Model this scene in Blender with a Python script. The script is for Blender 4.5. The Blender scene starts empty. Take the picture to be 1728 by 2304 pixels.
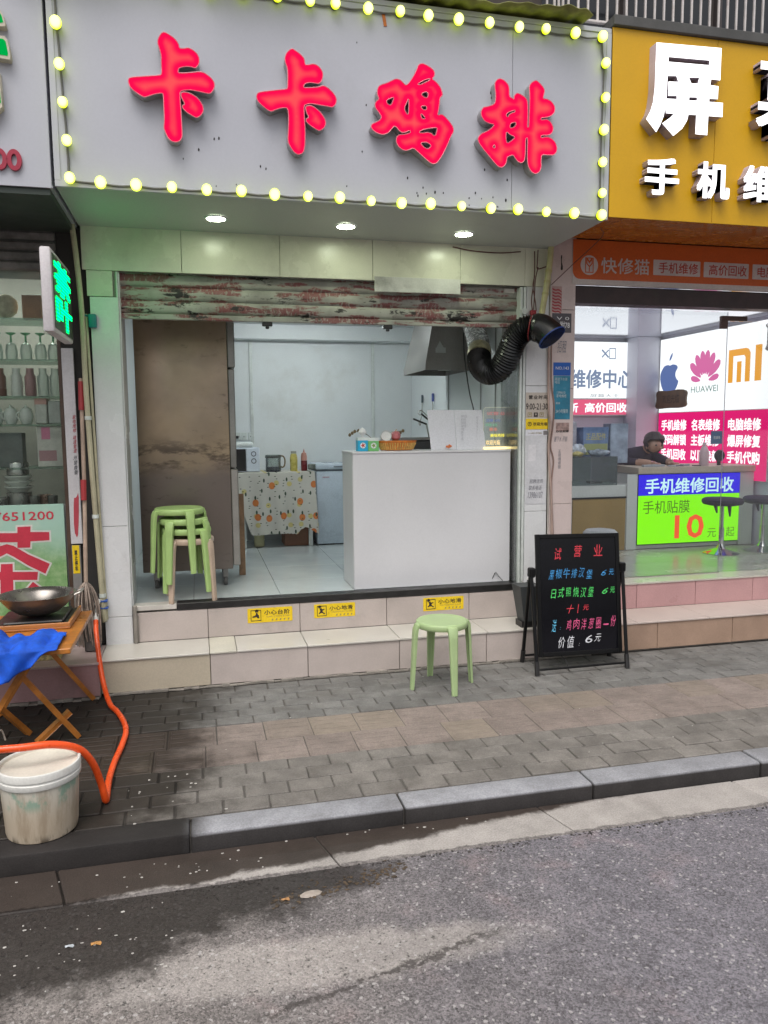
import bpy, bmesh, math, random
from mathutils import Vector, Matrix, Quaternion
rad = math.radians
sc = bpy.context.scene
COL = sc.collection
rng = random.Random(11)

# ---------------------------------------------------------------- camera, sky, sun, exposure
CAM = bpy.data.cameras.new('camera'); cam = bpy.data.objects.new('camera', CAM); COL.objects.link(cam)
yaw, pitch, roll = rad(13.5307), rad(6.1993), rad(0.4828)
fw = Vector((math.sin(yaw)*math.cos(pitch), math.cos(yaw)*math.cos(pitch), -math.sin(pitch)))
rt = Vector((math.cos(yaw), -math.sin(yaw), 0)); dn = fw.cross(rt)
r2 = rt*math.cos(roll)+dn*math.sin(roll); d2 = -rt*math.sin(roll)+dn*math.cos(roll)
cam.matrix_world = Matrix(((r2.x, -d2.x, -fw.x, -0.6234), (r2.y, -d2.y, -fw.y, -5.2619), (r2.z, -d2.z, -fw.z, 1.1662), (0, 0, 0, 1)))
CAM.sensor_fit = 'VERTICAL'; CAM.sensor_height = 36; CAM.sensor_width = 27; CAM.lens = 26.933
CAM.clip_start = 0.05; CAM.clip_end = 600
sc.camera = cam
SUN_EL, SUN_AZ = rad(62), rad(205)          # azimuth from +Y clockwise: behind the camera, a little to the left
W = bpy.data.worlds.new('World'); sc.world = W; W.use_nodes = True
wt = W.node_tree; bg = wt.nodes['Background']
sky = wt.nodes.new('ShaderNodeTexSky'); sky.sky_type = 'NISHITA'; sky.sun_disc = False
sky.sun_elevation = SUN_EL; sky.sun_rotation = SUN_AZ; sky.air_density = 1.0; sky.dust_density = 6.0; sky.ozone_density = 1.0
hs = wt.nodes.new('ShaderNodeHueSaturation'); hs.inputs['Saturation'].default_value = 0.30
wt.links.new(sky.outputs[0], hs.inputs['Color']); wt.links.new(hs.outputs[0], bg.inputs[0]); bg.inputs[1].default_value = 0.15
SL = bpy.data.lights.new('sun', 'SUN'); SL.energy = 0.8; SL.angle = rad(40); SL.color = (1, .96, .9)
sun = bpy.data.objects.new('sun', SL); COL.objects.link(sun); sun.location = (-3, -8, 12)
sd = Vector((math.sin(SUN_AZ)*math.cos(SUN_EL), math.cos(SUN_AZ)*math.cos(SUN_EL), math.sin(SUN_EL)))
sun.rotation_euler = sd.to_track_quat('Z', 'Y').to_euler()
sc.view_settings.view_transform = 'Standard'; sc.view_settings.look = 'None'; sc.view_settings.gamma = 1
sc.view_settings.use_curve_mapping = False
EXPO = 0.2
sc.view_settings.exposure = EXPO
EK = 2**-EXPO
sc.render.engine = 'CYCLES'; sc.cycles.use_denoising = True; sc.cycles.max_bounces = 7
sc.cycles.sample_clamp_indirect = 4.0

# ---------------------------------------------------------------- node and material helpers
def S(r, g, b):
    f = lambda c: c/255/12.92 if c/255 <= .04045 else ((c/255+.055)/1.055)**2.4
    return (f(r), f(g), f(b))
class NT:
    def __init__(s, name):
        s.m = bpy.data.materials.new(name); s.m.use_nodes = True; s.t = s.m.node_tree
        s.b = s.t.nodes['Principled BSDF']; s.out = s.t.nodes['Material Output']
    def n(s, ty, **k):
        x = s.t.nodes.new('ShaderNode'+ty)
        for a, v in k.items(): setattr(x, a, v)
        return x
    def set(s, sock, v):
        if isinstance(v, bpy.types.NodeSocket): s.t.links.new(v, sock)
        elif isinstance(v, (tuple, list)) and len(v) == 3 and sock.type == 'RGBA': sock.default_value = (*v, 1)
        elif sock.type == 'RGBA' and isinstance(v, (int, float)): sock.default_value = (v, v, v, 1)
        else: sock.default_value = v
    def ma(s, op, a, b=0., c=None, clamp=False):
        x = s.n('Math', operation=op, use_clamp=clamp); s.set(x.inputs[0], a); s.set(x.inputs[1], b)
        if c is not None: s.set(x.inputs[2], c)
        return x.outputs[0]
    def sm(s, v, a, b, lo=0., hi=1.):
        x = s.n('MapRange', interpolation_type='SMOOTHSTEP'); s.set(x.inputs[0], v)
        for i, q in enumerate((a, b, lo, hi)): s.set(x.inputs[i+1], q)
        return x.outputs[0]
    def obj(s): return s.n('TexCoord').outputs['Object']
    def pos(s): return s.n('NewGeometry').outputs['Position']
    def xyz(s, v):
        x = s.n('SeparateXYZ'); s.set(x.inputs[0], v); return x.outputs
    def noise(s, v, scale, detail=5., rough=.55, dist=0., stretch=None):
        if stretch:
            mp = s.n('Mapping'); s.set(mp.inputs[0], v); mp.inputs['Scale'].default_value = stretch; v = mp.outputs[0]
        x = s.n('TexNoise'); s.set(x.inputs['Vector'], v); s.set(x.inputs['Scale'], scale); x.inputs['Detail'].default_value = detail
        x.inputs['Roughness'].default_value = rough; x.inputs['Distortion'].default_value = dist
        return x.outputs[0]
    def vor(s, v, scale, feature='F1', out='Distance', rnd=1.):
        x = s.n('TexVoronoi', feature=feature); s.set(x.inputs['Vector'], v); s.set(x.inputs['Scale'], scale)
        x.inputs['Randomness'].default_value = rnd
        return x.outputs[out]
    def mix(s, f, a, b, op='MIX'):
        x = s.n('Mix', data_type='RGBA', blend_type=op); s.set(x.inputs[0], f); s.set(x.inputs[6], a); s.set(x.inputs[7], b)
        return x.outputs[2]
    def scale(s, col, v):
        x = s.n('VectorMath', operation='SCALE'); s.set(x.inputs[0], col); s.set(x.inputs['Scale'], v); return x.outputs[0]
    def bump(s, h, st=.3, dist=.01):
        x = s.n('Bump'); x.inputs['Strength'].default_value = st; x.inputs['Distance'].default_value = dist
        s.set(x.inputs['Height'], h); s.set(s.b.inputs['Normal'], x.outputs[0])
    def fin(s, col=None, rough=None, metal=None, spec=None):
        for k, v in (('Base Color', col), ('Roughness', rough), ('Metallic', metal), ('Specular IOR Level', spec)):
            if v is not None: s.set(s.b.inputs[k], v)
        return s.m
def M(name, col, rough=.5, metal=0., var=.1, vs=4., fine=.05, fs=90., bump=0., bs=120., rv=.08, rnd=0., dirt=0., dcol=(.05, .045, .035), ds=3., spec=None):
    k = NT(name); v = k.obj()
    a = k.noise(v, vs, 6.); b = k.noise(v, fs, 3.)
    f = k.ma('MULTIPLY', k.sm(a, .3, .7, 1-var, 1+var), k.sm(b, .3, .7, 1-fine, 1+fine))
    if rnd:
        r = k.n('ObjectInfo').outputs['Random']; f = k.ma('MULTIPLY', f, k.ma('MULTIPLY_ADD', r, 2*rnd, 1-rnd))
    base = col if isinstance(col, bpy.types.NodeSocket) else None
    rgb = k.n('RGB'); rgb.outputs[0].default_value = (*col, 1)
    c = k.scale(rgb.outputs[0], f)
    if dirt:
        d = k.noise(v, ds, 8., .65); c = k.mix(k.sm(d, .62-.25*dirt, .8-.1*dirt, 0, dirt), c, dcol)
    if bump: k.bump(k.noise(v, bs, 4.), bump, .004)
    return k.fin(c, k.sm(a, .3, .7, max(.02, rough-rv), min(1., rough+rv)), metal, spec)
def EM(name, col, st=1.):
    k = NT(name); e = k.n('Emission'); e.inputs[0].default_value = (*col, 1); e.inputs[1].default_value = st*EK
    k.t.links.new(e.outputs[0], k.out.inputs[0]); return k.m
def GLASS(name, tint=(1, 1, 1), refl=.6, milk=0., milkcol=(.8, .85, .85)):
    k = NT(name); t = k.n('BsdfTransparent'); t.inputs[0].default_value = (*tint, 1)
    g = k.n('BsdfGlossy'); g.inputs['Roughness'].default_value = .02
    fr = k.n('Fresnel'); fr.inputs[0].default_value = 1.5
    mx = k.n('MixShader'); k.set(mx.inputs[0], k.ma('MULTIPLY', fr.outputs[0], refl)); k.t.links.new(t.outputs[0], mx.inputs[1]); k.t.links.new(g.outputs[0], mx.inputs[2])
    o = mx.outputs[0]
    if milk:
        d = k.n('BsdfDiffuse'); d.inputs[0].default_value = (*milkcol, 1)
        m2 = k.n('MixShader'); m2.inputs[0].default_value = milk; k.t.links.new(o, m2.inputs[1]); k.t.links.new(d.outputs[0], m2.inputs[2]); o = m2.outputs[0]
    k.t.links.new(o, k.out.inputs[0]); return k.m

# ---------------------------------------------------------------- object helpers
WORLD = {}
def props(o, label=None, cat=None, group=None, kind=None):
    for a, v in (('label', label), ('category', cat), ('group', group), ('kind', kind)):
        if v: o[a] = v
    return o
def attach(o, parent, world=None):
    WORLD[o] = world or Matrix.Identity(4)
    if parent is not None:
        o.parent = parent; o.matrix_parent_inverse = WORLD[parent].inverted()
    return o
def thing(name, label, cat, loc, group=None):
    o = bpy.data.objects.new(name, None); COL.objects.link(o); o.location = loc; o.empty_display_size = .1
    WORLD[o] = Matrix.Translation(loc)
    return props(o, label, cat, group)
def mesh_obj(name, me, mat, parent=None, loc=None):
    o = bpy.data.objects.new(name, me); COL.objects.link(o)
    if mat is not None and not me.materials: me.materials.append(mat)
    if loc is not None: o.location = loc
    return attach(o, parent, Matrix.Translation(loc) if loc is not None else None)
def copy_tree(o, parent=None, off=None, label=None):
    c = o.copy(); COL.objects.link(c)
    if parent is not None: c.parent = parent
    for ch in list(o.children): copy_tree(ch, c)
    if label: c['label'] = label
    return c
class MB:
    def __init__(s): s.bm = bmesh.new()
    def box(s, x0, x1, y0, y1, z0, z1, bev=0., mat=None, seg=1):
        g = bmesh.ops.create_cube(s.bm, size=1)['verts']
        for v in g:
            v.co = Vector((x0+(v.co.x+.5)*(x1-x0), y0+(v.co.y+.5)*(y1-y0), z0+(v.co.z+.5)*(z1-z0)))
            if mat is not None: v.co = mat @ v.co
        if bev:
            es = {e for v in g for e in v.link_edges}
            bmesh.ops.bevel(s.bm, geom=list(es), offset=bev, segments=seg, affect='EDGES', profile=.5)
        return s
    def hexa(s, bot, top):
        v = [s.bm.verts.new(p) for p in list(bot)+list(top)]
        for f in ((3, 2, 1, 0), (4, 5, 6, 7), (0, 1, 5, 4), (1, 2, 6, 5), (2, 3, 7, 6), (3, 0, 4, 7)): s.bm.faces.new([v[i] for i in f])
        return s
    def tube(s, pts, r, n=8, caps=True, sq=None):
        pts = [Vector(p) for p in pts]; N = len(pts); rs = r if isinstance(r, (list, tuple)) else [r]*N
        rings = []; up = None
        for i, p in enumerate(pts):
            t = (pts[min(i+1, N-1)]-pts[max(i-1, 0)]).normalized()
            if up is None:
                up = Vector((0, 0, 1)) if abs(t.z) < .9 else Vector((0, 1, 0))
            a = (up - t*up.dot(t)).normalized(); b = t.cross(a); up = a
            ring = []
            for j in range(n):
                w = 2*math.pi*(j+.5)/n; ring.append(s.bm.verts.new(p+(a*math.cos(w)*(sq or 1)+b*math.sin(w))*rs[i]))
            rings.append(ring)
        for i in range(N-1):
            for j in range(n): s.bm.faces.new((rings[i][j], rings[i+1][j], rings[i+1][(j+1) % n], rings[i][(j+1) % n]))
        if caps:
            s.bm.faces.new(rings[0]); s.bm.faces.new(list(reversed(rings[-1])))
        return s
    def lathe(s, prof, c=(0, 0, 0), n=20, mat=None):
        rings = []
        for r, z in prof:
            ring = []
            for j in range(n if r > 1e-5 else 1):
                w = 2*math.pi*j/n; p = Vector((r*math.cos(w), r*math.sin(w), z))
                if mat is not None: p = mat @ p
                ring.append(s.bm.verts.new(p+Vector(c)))
            rings.append(ring)
        for a, b in zip(rings, rings[1:]):
            if len(a) == 1 and len(b) == 1: continue
            if len(a) == 1:
                for j in range(n): s.bm.faces.new((a[0], b[(j+1) % n], b[j]))
            elif len(b) == 1:
                for j in range(n): s.bm.faces.new((a[j], a[(j+1) % n], b[0]))
            else:
                for j in range(n): s.bm.faces.new((a[j], a[(j+1) % n], b[(j+1) % n], b[j]))
        return s
    def ball(s, c, r, sub=2, sc=(1, 1, 1)):
        g = bmesh.ops.create_icosphere(s.bm, subdivisions=sub, radius=r)['verts']
        for v in g: v.co = Vector((v.co.x*sc[0], v.co.y*sc[1], v.co.z*sc[2]))+Vector(c)
        return s
    def quad(s, *p):
        s.bm.faces.new([s.bm.verts.new(q) for q in p]); return s
    def mesh(s, name, ang=35):
        me = bpy.data.meshes.new(name); bmesh.ops.recalc_face_normals(s.bm, faces=s.bm.faces[:]); s.bm.to_mesh(me); s.bm.free()
        if ang:
            me.polygons.foreach_set('use_smooth', [True]*len(me.polygons)); me.set_sharp_from_angle(angle=rad(ang))
        return me
    def build(s, name, mat, parent=None, loc=None, ang=35): return mesh_obj(name, s.mesh(name, ang), mat, parent, loc)
def spl(pts, n=6):
    pts = [Vector(p) for p in pts]; P = [2*pts[0]-pts[1]]+pts+[2*pts[-1]-pts[-2]]; out = []
    for i in range(1, len(P)-2):
        for k in range(n):
            t = k/n; a, b, c, d = P[i-1:i+3]
            out.append(.5*((2*b)+(c-a)*t+(2*a-5*b+4*c-d)*t*t+(3*b-a-3*c+d)*t**3))
    out.append(pts[-1]); return out
def chaikin(p, it=1):
    for _ in range(it):
        q = []
        for a, b in zip(p, p[1:]+p[:1]):
            q += [(a[0]*.78+b[0]*.22, a[1]*.78+b[1]*.22), (a[0]*.22+b[0]*.78, a[1]*.22+b[1]*.78)]
        p = q
    return p
def eval_mesh(ob):
    COL.objects.link(ob); bpy.context.view_layer.update()
    me = bpy.data.meshes.new_from_object(ob.evaluated_get(bpy.context.evaluated_depsgraph_get()))
    d = ob.data; bpy.data.objects.remove(ob)
    (bpy.data.meshes if isinstance(d, bpy.types.Mesh) else bpy.data.curves).remove(d)
    me.materials.clear()
    return me
FRONT = (Vector((0, 0, 0)), Vector((1, 0, 0)), Vector((0, 0, 1)))
def place(me, pl, su, sv, ou, ov, depth, off):
    O, U, V = pl; N = U.cross(V)
    for v in me.vertices:
        x, y, z = v.co; d = off+depth*(z-1)/2 if depth else off+z*.03
        v.co = O+U*(ou+x*su)+V*(ov+y*sv)+N*d
    return me
def text_mesh(s, pl, box, bold=0., depth=0., off=.002, shear=0., space=1., res=2, lines=None):
    c = bpy.data.curves.new('lettering', 'FONT'); c.body = s; c.resolution_u = res; c.shear = shear; c.space_character = space
    if depth: c.extrude = 1
    me = eval_mesh(bpy.data.objects.new('lettering', c))
    xs = [v.co.x for v in me.vertices]; ys = [v.co.y for v in me.vertices]
    if bold:
        m0 = bmesh.new(); m0.from_mesh(me); base = me.copy(); k_ = bold*.8
        for i, (dx, dy) in enumerate(((1, 1), (-1, 1), (1, -1), (-1, -1))):
            c2 = base.copy()
            for v in c2.vertices: v.co.x += dx*k_; v.co.y += dy*k_; v.co.z -= .004*(i+1) if not depth else .004*(i+1)*v.co.z
            m0.from_mesh(c2); bpy.data.meshes.remove(c2)
        m0.to_mesh(me); m0.free(); bpy.data.meshes.remove(base)
        xs = [v.co.x for v in me.vertices]; ys = [v.co.y for v in me.vertices]
    u0, u1, v0, v1 = box; su = (u1-u0)/max(1e-6, max(xs)-min(xs)); sv = (v1-v0)/max(1e-6, max(ys)-min(ys))
    return place(me, pl, su, sv, u0-min(xs)*su, v0-min(ys)*sv, depth, off)
def text(s, mat, pl, box, parent, name='lettering', **k):
    me = text_mesh(s, pl, box, **k); me.name = name
    return mesh_obj(name, me, mat, parent)
def poly_mesh(loops, pl, depth=0., off=0.):
    c = bpy.data.curves.new('outline', 'CURVE'); c.dimensions = '2D'; c.fill_mode = 'BOTH'
    if depth: c.extrude = 1
    for l in loops:
        sp = c.splines.new('POLY'); sp.points.add(len(l)-1); sp.use_cyclic_u = True
        for i, (x, y) in enumerate(l): sp.points[i].co = (x, y, 0, 1)
    return place(eval_mesh(bpy.data.objects.new('outline', c)), pl, 1, 1, 0, 0, depth, off)
def poly(loops, mat, pl, parent, name, depth=0., off=0.): return mesh_obj(name, poly_mesh(loops, pl, depth, off), mat, parent)
def rect(u0, u1, v0, v1): return [(u0, v0), (u1, v0), (u1, v1), (u0, v1)]
def rrect(u0, u1, v0, v1, r, n=4):
    o = []
    for cx, cy, a0 in ((u1-r, v1-r, 0), (u0+r, v1-r, 90), (u0+r, v0+r, 180), (u1-r, v0+r, 270)):
        for i in range(n+1): a = rad(a0+90*i/n); o.append((cx+r*math.cos(a), cy+r*math.sin(a)))
    return o
def circ(u, v, ru, rv=None, n=20): return [(u+ru*math.cos(2*math.pi*i/n), v+(rv or ru)*math.sin(2*math.pi*i/n)) for i in range(n)]
def PL(o, u, v): return (Vector(o), Vector(u).normalized(), Vector(v).normalized())
def fy(y): return PL((0, y, 0), (1, 0, 0), (0, 0, 1))       # a plane that faces the street
# ---------------------------------------------------------------- setting: road, gutter, kerb, pavement
ZP, ZR = -.473, -.555
def wet_fields(k):
    p = k.pos(); x = k.xyz(p); nz = k.noise(p, 3.2, 6, .6); return p, x[0], x[1], nz
def asphalt():
    k = NT('asphalt'); p, X, Y, nz = wet_fields(k)
    agg = k.vor(p, 150, out='Color'); ag = k.xyz(agg)[0]; d1 = k.vor(p, 150)
    fine = k.noise(p, 260, 2); big = k.noise(p, 1.1, 5, .6); mid = k.noise(p, 9, 5, .6)
    g = k.ma('MULTIPLY', k.sm(ag, 0, 1, .70, 1.30), k.sm(fine, .3, .7, .78, 1.22))
    fl = k.vor(p, 105, out='Color'); fleck = k.sm(k.xyz(fl)[1], .955, .97)
    pit = k.ma('MAXIMUM', k.sm(k.noise(p, 75, 4, .65), .41, .34), k.ma('MULTIPLY', k.sm(k.noise(p, 38, 5, .7), .38, .32), k.sm(mid, .35, .6)))
    g = k.ma('MULTIPLY', g, k.sm(big, .3, .7, .86, 1.12)); g = k.ma('MULTIPLY', g, k.sm(mid, .3, .75, .86, 1.1))
    tone = k.mix(k.sm(k.ma('ADD', X, k.ma('MULTIPLY', nz, .8)), -.6, 1.4), (.200, .180, .170), (.168, .158, .176))
    red = k.sm(k.noise(p, 4.5, 5, .6), .55, .75, 0, .35)
    tone = k.mix(red, tone, (.21, .145, .14))
    # pale cement smear near the gutter, on the left
    ex = k.ma('SUBTRACT', X, -.36); ey = k.ma('SUBTRACT', k.ma('SUBTRACT', Y, -2.94), k.ma('MULTIPLY', ex, -.05))
    el = k.ma('ADD', k.ma('POWER', k.ma('DIVIDE', ex, .78), 2.), k.ma('POWER', k.ma('DIVIDE', ey, .13), 2.))
    smear = k.sm(k.ma('ADD', el, k.ma('MULTIPLY', k.noise(p, 7, 7, .65), 1.9)), 2.3, 1.3)
    tone = k.mix(k.ma('MULTIPLY', smear, .75), tone, (.36, .33, .31))
    c = k.scale(tone, k.ma('MULTIPLY_ADD', k.ma('SUBTRACT', 1., g), k.ma('MULTIPLY', smear, .5), g))
    c = k.mix(k.ma('MULTIPLY', fleck, .6), c, (.46, .44, .43)); c = k.mix(k.ma('MULTIPLY', pit, .75), c, (.045, .042, .04))
    n2 = k.noise(p, 9, 7, .7); cy = k.ma('ADD', k.ma('MULTIPLY', k.ma('SUBTRACT', X, .2), .24), -2.985)
    cd = k.ma('ABSOLUTE', k.ma('ADD', k.ma('SUBTRACT', Y, cy), k.ma('MULTIPLY', k.ma('SUBTRACT', n2, .5), .16)))
    ck = k.ma('MULTIPLY', k.sm(cd, .020, .004), k.ma('MULTIPLY', k.sm(X, -.62, -.4), k.sm(X, .42, .2)))
    ck = k.ma('MULTIPLY', ck, k.sm(k.noise(p, 45, 4, .6), .36, .5)); c = k.mix(k.ma('MULTIPLY', ck, .8), c, (.05, .043, .04))
    line = k.ma('ADD', k.ma('MULTIPLY', k.ma('ADD', X, .2), .31), -2.62)
    t = k.ma('ADD', k.ma('SUBTRACT', Y, line), k.ma('ADD', k.ma('MULTIPLY', k.ma('SUBTRACT', nz, .5), .42), k.ma('MULTIPLY', k.ma('SUBTRACT', k.noise(p, 17, 7, .7), .5), .22)))
    wet = k.ma('MULTIPLY', k.sm(t, -.075, .065), k.sm(k.ma('ADD', X, k.ma('MULTIPLY', nz, .5)), .42, .2))
    c = k.mix(wet, c, k.scale(k.mix(.35, (.055, .039, .033), c), .36))
    h = k.ma('ADD', k.ma('MULTIPLY', d1, -1.), k.ma('MULTIPLY', fine, .5)); h = k.ma('MULTIPLY', h, k.sm(wet, 0, 1, 1, .25))
    h = k.ma('SUBTRACT', h, k.ma('MULTIPLY', pit, .8))
    k.bump(h, .6, .004)
    return k.fin(c, k.ma('SUBTRACT', .86, k.ma('MULTIPLY', wet, .36)), spec=.3)
def dirty_edge(k, c, Y, p):
    e = k.sm(k.ma('ADD', Y, k.ma('MULTIPLY', k.ma('SUBTRACT', k.noise(p, 14, 7, .7), .5), .075)), -2.418, -2.428)
    g = k.sm(k.xyz(k.vor(p, 150, out='Color'))[0], 0, 1, .6, 1.3)
    return k.mix(k.ma('MULTIPLY', e, .9), c, k.scale(k.mix(.0, (.15, .135, .13), (.15, .135, .13)), g))
def stone(name, col, rough, wetfn, fs=140, var=.1, rnd=.1, bump=.25, streak=False, dirt=.4, wk=.17, wt=(1.08, .95, .86), wr=.24):
    k = NT(name); p, X, Y, nz = wet_fields(k)
    r = k.n('ObjectInfo').outputs['Random']
    f = k.ma('MULTIPLY', k.sm(k.noise(p, 7, 7, .65), .3, .7, 1-var, 1+var), k.sm(k.noise(p, fs, 3), .3, .7, .86, 1.14))
    f = k.ma('MULTIPLY', f, k.ma('MULTIPLY_ADD', r, 2*rnd, 1-rnd))
    g = k.n('RGB'); g.outputs[0].default_value = (*col, 1); c = k.scale(g.outputs[0], f)
    if streak:
        hue = k.mix(k.sm(k.xyz(k.vor(k.n('ObjectInfo').outputs['Location'], 31.7, out='Color'))[0], .55, .9, 0, .45), c, (.25, .21, .155)); c = hue
        c = k.mix(k.sm(k.noise(p, 30, 5, .6, stretch=(.35, 3, 1)), .52, .72, 0, .4), c, (.14, .12, .11))
    c = k.mix(k.sm(k.noise(p, 3.3, 9, .75), .46, .72, 0, dirt), c, (.09, .08, .07))
    if name.startswith('gutter'): c = dirty_edge(k, c, Y, p)
    wet = wetfn(k, X, Y, nz, p)
    c = k.mix(wet, c, k.mix(1., k.scale(c, wk), wt, 'MULTIPLY'))
    k.bump(k.ma('ADD', k.noise(p, 160, 4), k.ma('MULTIPLY', k.noise(p, 40, 4), .8)), bump, .004)
    return k.fin(c, k.ma('SUBTRACT', rough, k.ma('MULTIPLY', wet, wr)), spec=.3)
wet_pave = lambda k, X, Y, nz, p: k.sm(k.ma('ADD', k.ma('SUBTRACT', X, k.ma('MULTIPLY', k.ma('ADD', Y, 1.3), .10)), k.ma('MULTIPLY', k.ma('SUBTRACT', nz, .5), 1.3)), -.40, -.85)
wet_kerb = lambda k, X, Y, nz, p: k.ma('MAXIMUM', k.sm(k.ma('ADD', X, k.ma('MULTIPLY', k.ma('SUBTRACT', nz, .5), .12)), -.60, -.74), k.ma('MULTIPLY', k.sm(k.xyz(p)[2], -.479, -.492), .97))
wet_gut = lambda k, X, Y, nz, p: k.sm(k.ma('ADD', k.ma('SUBTRACT', Y, k.ma('ADD', k.ma('MULTIPLY', k.ma('ADD', X, .95), .112), -2.44)), k.ma('ADD', k.ma('MULTIPLY', k.ma('SUBTRACT', nz, .5), .13), k.ma('MULTIPLY', k.ma('SUBTRACT', k.noise(p, 21, 6, .7), .5), .06))), -.02, .02)
m_asph = asphalt()
m_gut = stone('gutter_concrete', (.365, .338, .318), .8, wet_gut, var=.1, rnd=.04, dirt=.35, wk=.12, wt=(1.12, .93, .84))
m_kerb = stone('kerb_granite', (.27, .272, .292), .7, wet_kerb, var=.14, rnd=.07, dirt=.35, wk=.085, wt=(1.15, 1.0, .9), wr=.0)
m_pave = stone('grey_paver', (.178, .164, .150), .85, wet_pave, var=.2, rnd=.12, dirt=.6)
m_pave2 = stone('blue_grey_paver', (.165, .160, .153), .85, wet_pave, var=.2, rnd=.1, dirt=.6)
m_pink = stone('ochre_pink_paving', (.225, .185, .165), .82, wet_pave, var=.14, rnd=.1, streak=True, dirt=.35)
m_bed = stone('sand_joint', (.10, .092, .084), .95, wet_pave, var=.2, rnd=0, dirt=.3)
def setting(name, mb, mat, label, cat=None):
    o = mb.build(name, mat); props(o, label, cat, None, 'structure'); return o
ground = setting('ground', MB().quad((-250, -250, -.75), (250, -250, -.75), (250, 250, -.75), (-250, 250, -.75)), M('earth', (.12, .11, .10), .95), 'bare ground under the street and the buildings', 'ground')
road = setting('road', MB().quad((-250, -250, ZR), (250, -250, ZR), (250, -2.43, ZR), (-250, -2.43, ZR)), m_asph, 'worn grey asphalt road with a dark wet patch beside the gutter', 'road')
gut = setting('gutter', MB().box(-60, 60, -2.45, -2.15, -.72, ZR-.006), m_bed, 'strip of pale concrete gutter slabs at the foot of the kerb', 'gutter')
for i in range(-4, 6):
    x0 = -.2+1.02*i; sk = -.06
    b = MB(); z1 = ZR+.004+rng.uniform(-.001, .002); z0 = ZR-.05
    bot = [(x0+.0035, -2.19, z0), (x0+1.0165, -2.19, z0), (x0+1.0165+.07, -2.44, z0), (x0+.0035+.07, -2.44, z0)]
    b.hexa([bot[3], bot[2], bot[1], bot[0]], [(p[0], p[1], z1) for p in (bot[3], bot[2], bot[1], bot[0])]); bmesh.ops.recalc_face_normals(b.bm, faces=b.bm.faces[:])
    bmesh.ops.bevel(b.bm, geom=b.bm.edges[:], offset=.005, segments=1, affect='EDGES')
    b.build('gutter_slab', m_gut, gut)
kerb = setting('kerb', MB().box(-60, 60, -2.17, -2.05, -.72, ZP-.02), m_bed, 'row of dark granite kerb stones along the pavement edge', 'kerb')
ks = MB().box(-.4505, .4505, -.0725, .0725, -.16, 0, .012, seg=2).mesh('kerb_stone')
for i in range(-3, 5):
    o = mesh_obj('kerb_stone', ks, m_kerb, kerb, (-.709+.4535+.907*i, -2.1145+rng.uniform(-.002, .002), ZP+rng.uniform(-.003, .002)))
    o.rotation_euler.z = rng.uniform(-.002, .002)
pave = setting('pavement', MB().box(-60, 60, -2.05, 3.0, -.72, ZP-.007), m_bed, 'brick pavement with a strip of ochre pink tactile tiles', 'pavement')
def paver_mesh(w, d, name):
    return MB().box(-w/2, w/2, -d/2, d/2, -.03, 0, .004).mesh(name)
def rows(y0, n, d, w, xa, xb, mat, name, ea, eb):
    me = paver_mesh(w-.006, d-.005, name); rest = MB()
    for j in range(n):
        y = y0+d*(j+.5); x = -6.0+(w/2 if j % 2 else 0)+rng.uniform(-.02, .02)
        while x < 8.5:
            z = ZP+rng.uniform(-.0025, .0015)
            lo = xa+(ea*j); hi = xb+(eb*j)
            if lo < x < hi:
                o = mesh_obj(name, me, mat, pave, (x, y, z)); o.rotation_euler = (rng.uniform(-.022, .022), rng.uniform(-.014, .014), rng.uniform(-.016, .016)); o.scale = (rng.uniform(.975, 1.012), rng.uniform(.97, 1.015), 1)
            else: rest.box(x-w/2+.003, x+w/2-.003, y-d/2+.0025, y+d/2-.0025, z-.03, z)
            x += w
    o = rest.build('outer_pavers', mat, pave); o['kind'] = 'stuff'
rows(-2.04, 4, .12, .205, -1.75, 2.35, m_pave, 'paver', -.05, .16)
rows(-1.03, 6, .1085, .205, -2.0, 3.2, m_pave2, 'paver', -.03, .1)
tm = MB().box(-.1275, .1275, -.1275, .1275, -.04, 0, .004); 
for i in range(5):
    pass
tme = MB()
tme.box(-.1265, .1265, -.129, .129, -.04, -.0025, .003)
for q in range(4): tme.box(-.112, .112, -.118+.0615*q, -.118+.0615*q+.042, -.004, .0005, .0022)
tme = tme.mesh('paving_tile'); tm.bm.free(); rest = MB()
for j in range(2):
    for i in range(-22, 34):
        x = .002+.2565*i+.06*(j); y = -1.555+.131+.2625*j
        if -1.9-.1*j < x < 2.9+.4*j:
            o = mesh_obj('paving_tile', tme, m_pink, pave, (x, y, ZP+rng.uniform(-.003, .001))); o.rotation_euler.z = rng.uniform(-.008, .008)+(math.pi if rng.random() < .5 else 0)
        else: rest.box(x-.126, x+.126, y-.129, y+.129, ZP-.04, ZP)
rest.build('outer_tiles', m_pink, pave)['kind'] = 'stuff'
# rice and food crumbs washed over the kerb and the wet asphalt
m_crumb = M('boiled_rice', (.45, .43, .40), .6)
cb = MB()
def crumb(x, y, z, s): cb.ball((x, y, z+s*.3), s, 1, (rng.uniform(.8, 1.9), rng.uniform(.7, 1.2), .5))
for _ in range(40): crumb(rng.uniform(-1.4, -.75), rng.uniform(-2.9, -2.5), ZR, rng.uniform(.0022, .0048))
for _ in range(26): crumb(rng.gauss(-.72, .22), rng.uniform(-2.38, -2.22), ZR+.004, rng.uniform(.0022, .0045))
for _ in range(16): crumb(rng.uniform(-1.1, -.5), rng.uniform(-2.15, -1.6), ZP, rng.uniform(.003, .006))
for _ in range(12): crumb(rng.uniform(-.5, 1.2), rng.uniform(-2.26, -2.2), ZR+.004, rng.uniform(.003, .005))
for _ in range(14): crumb(rng.uniform(-.6, 2.0), rng.uniform(-1.9, -.5), ZP, rng.uniform(.002, .0045))
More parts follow.
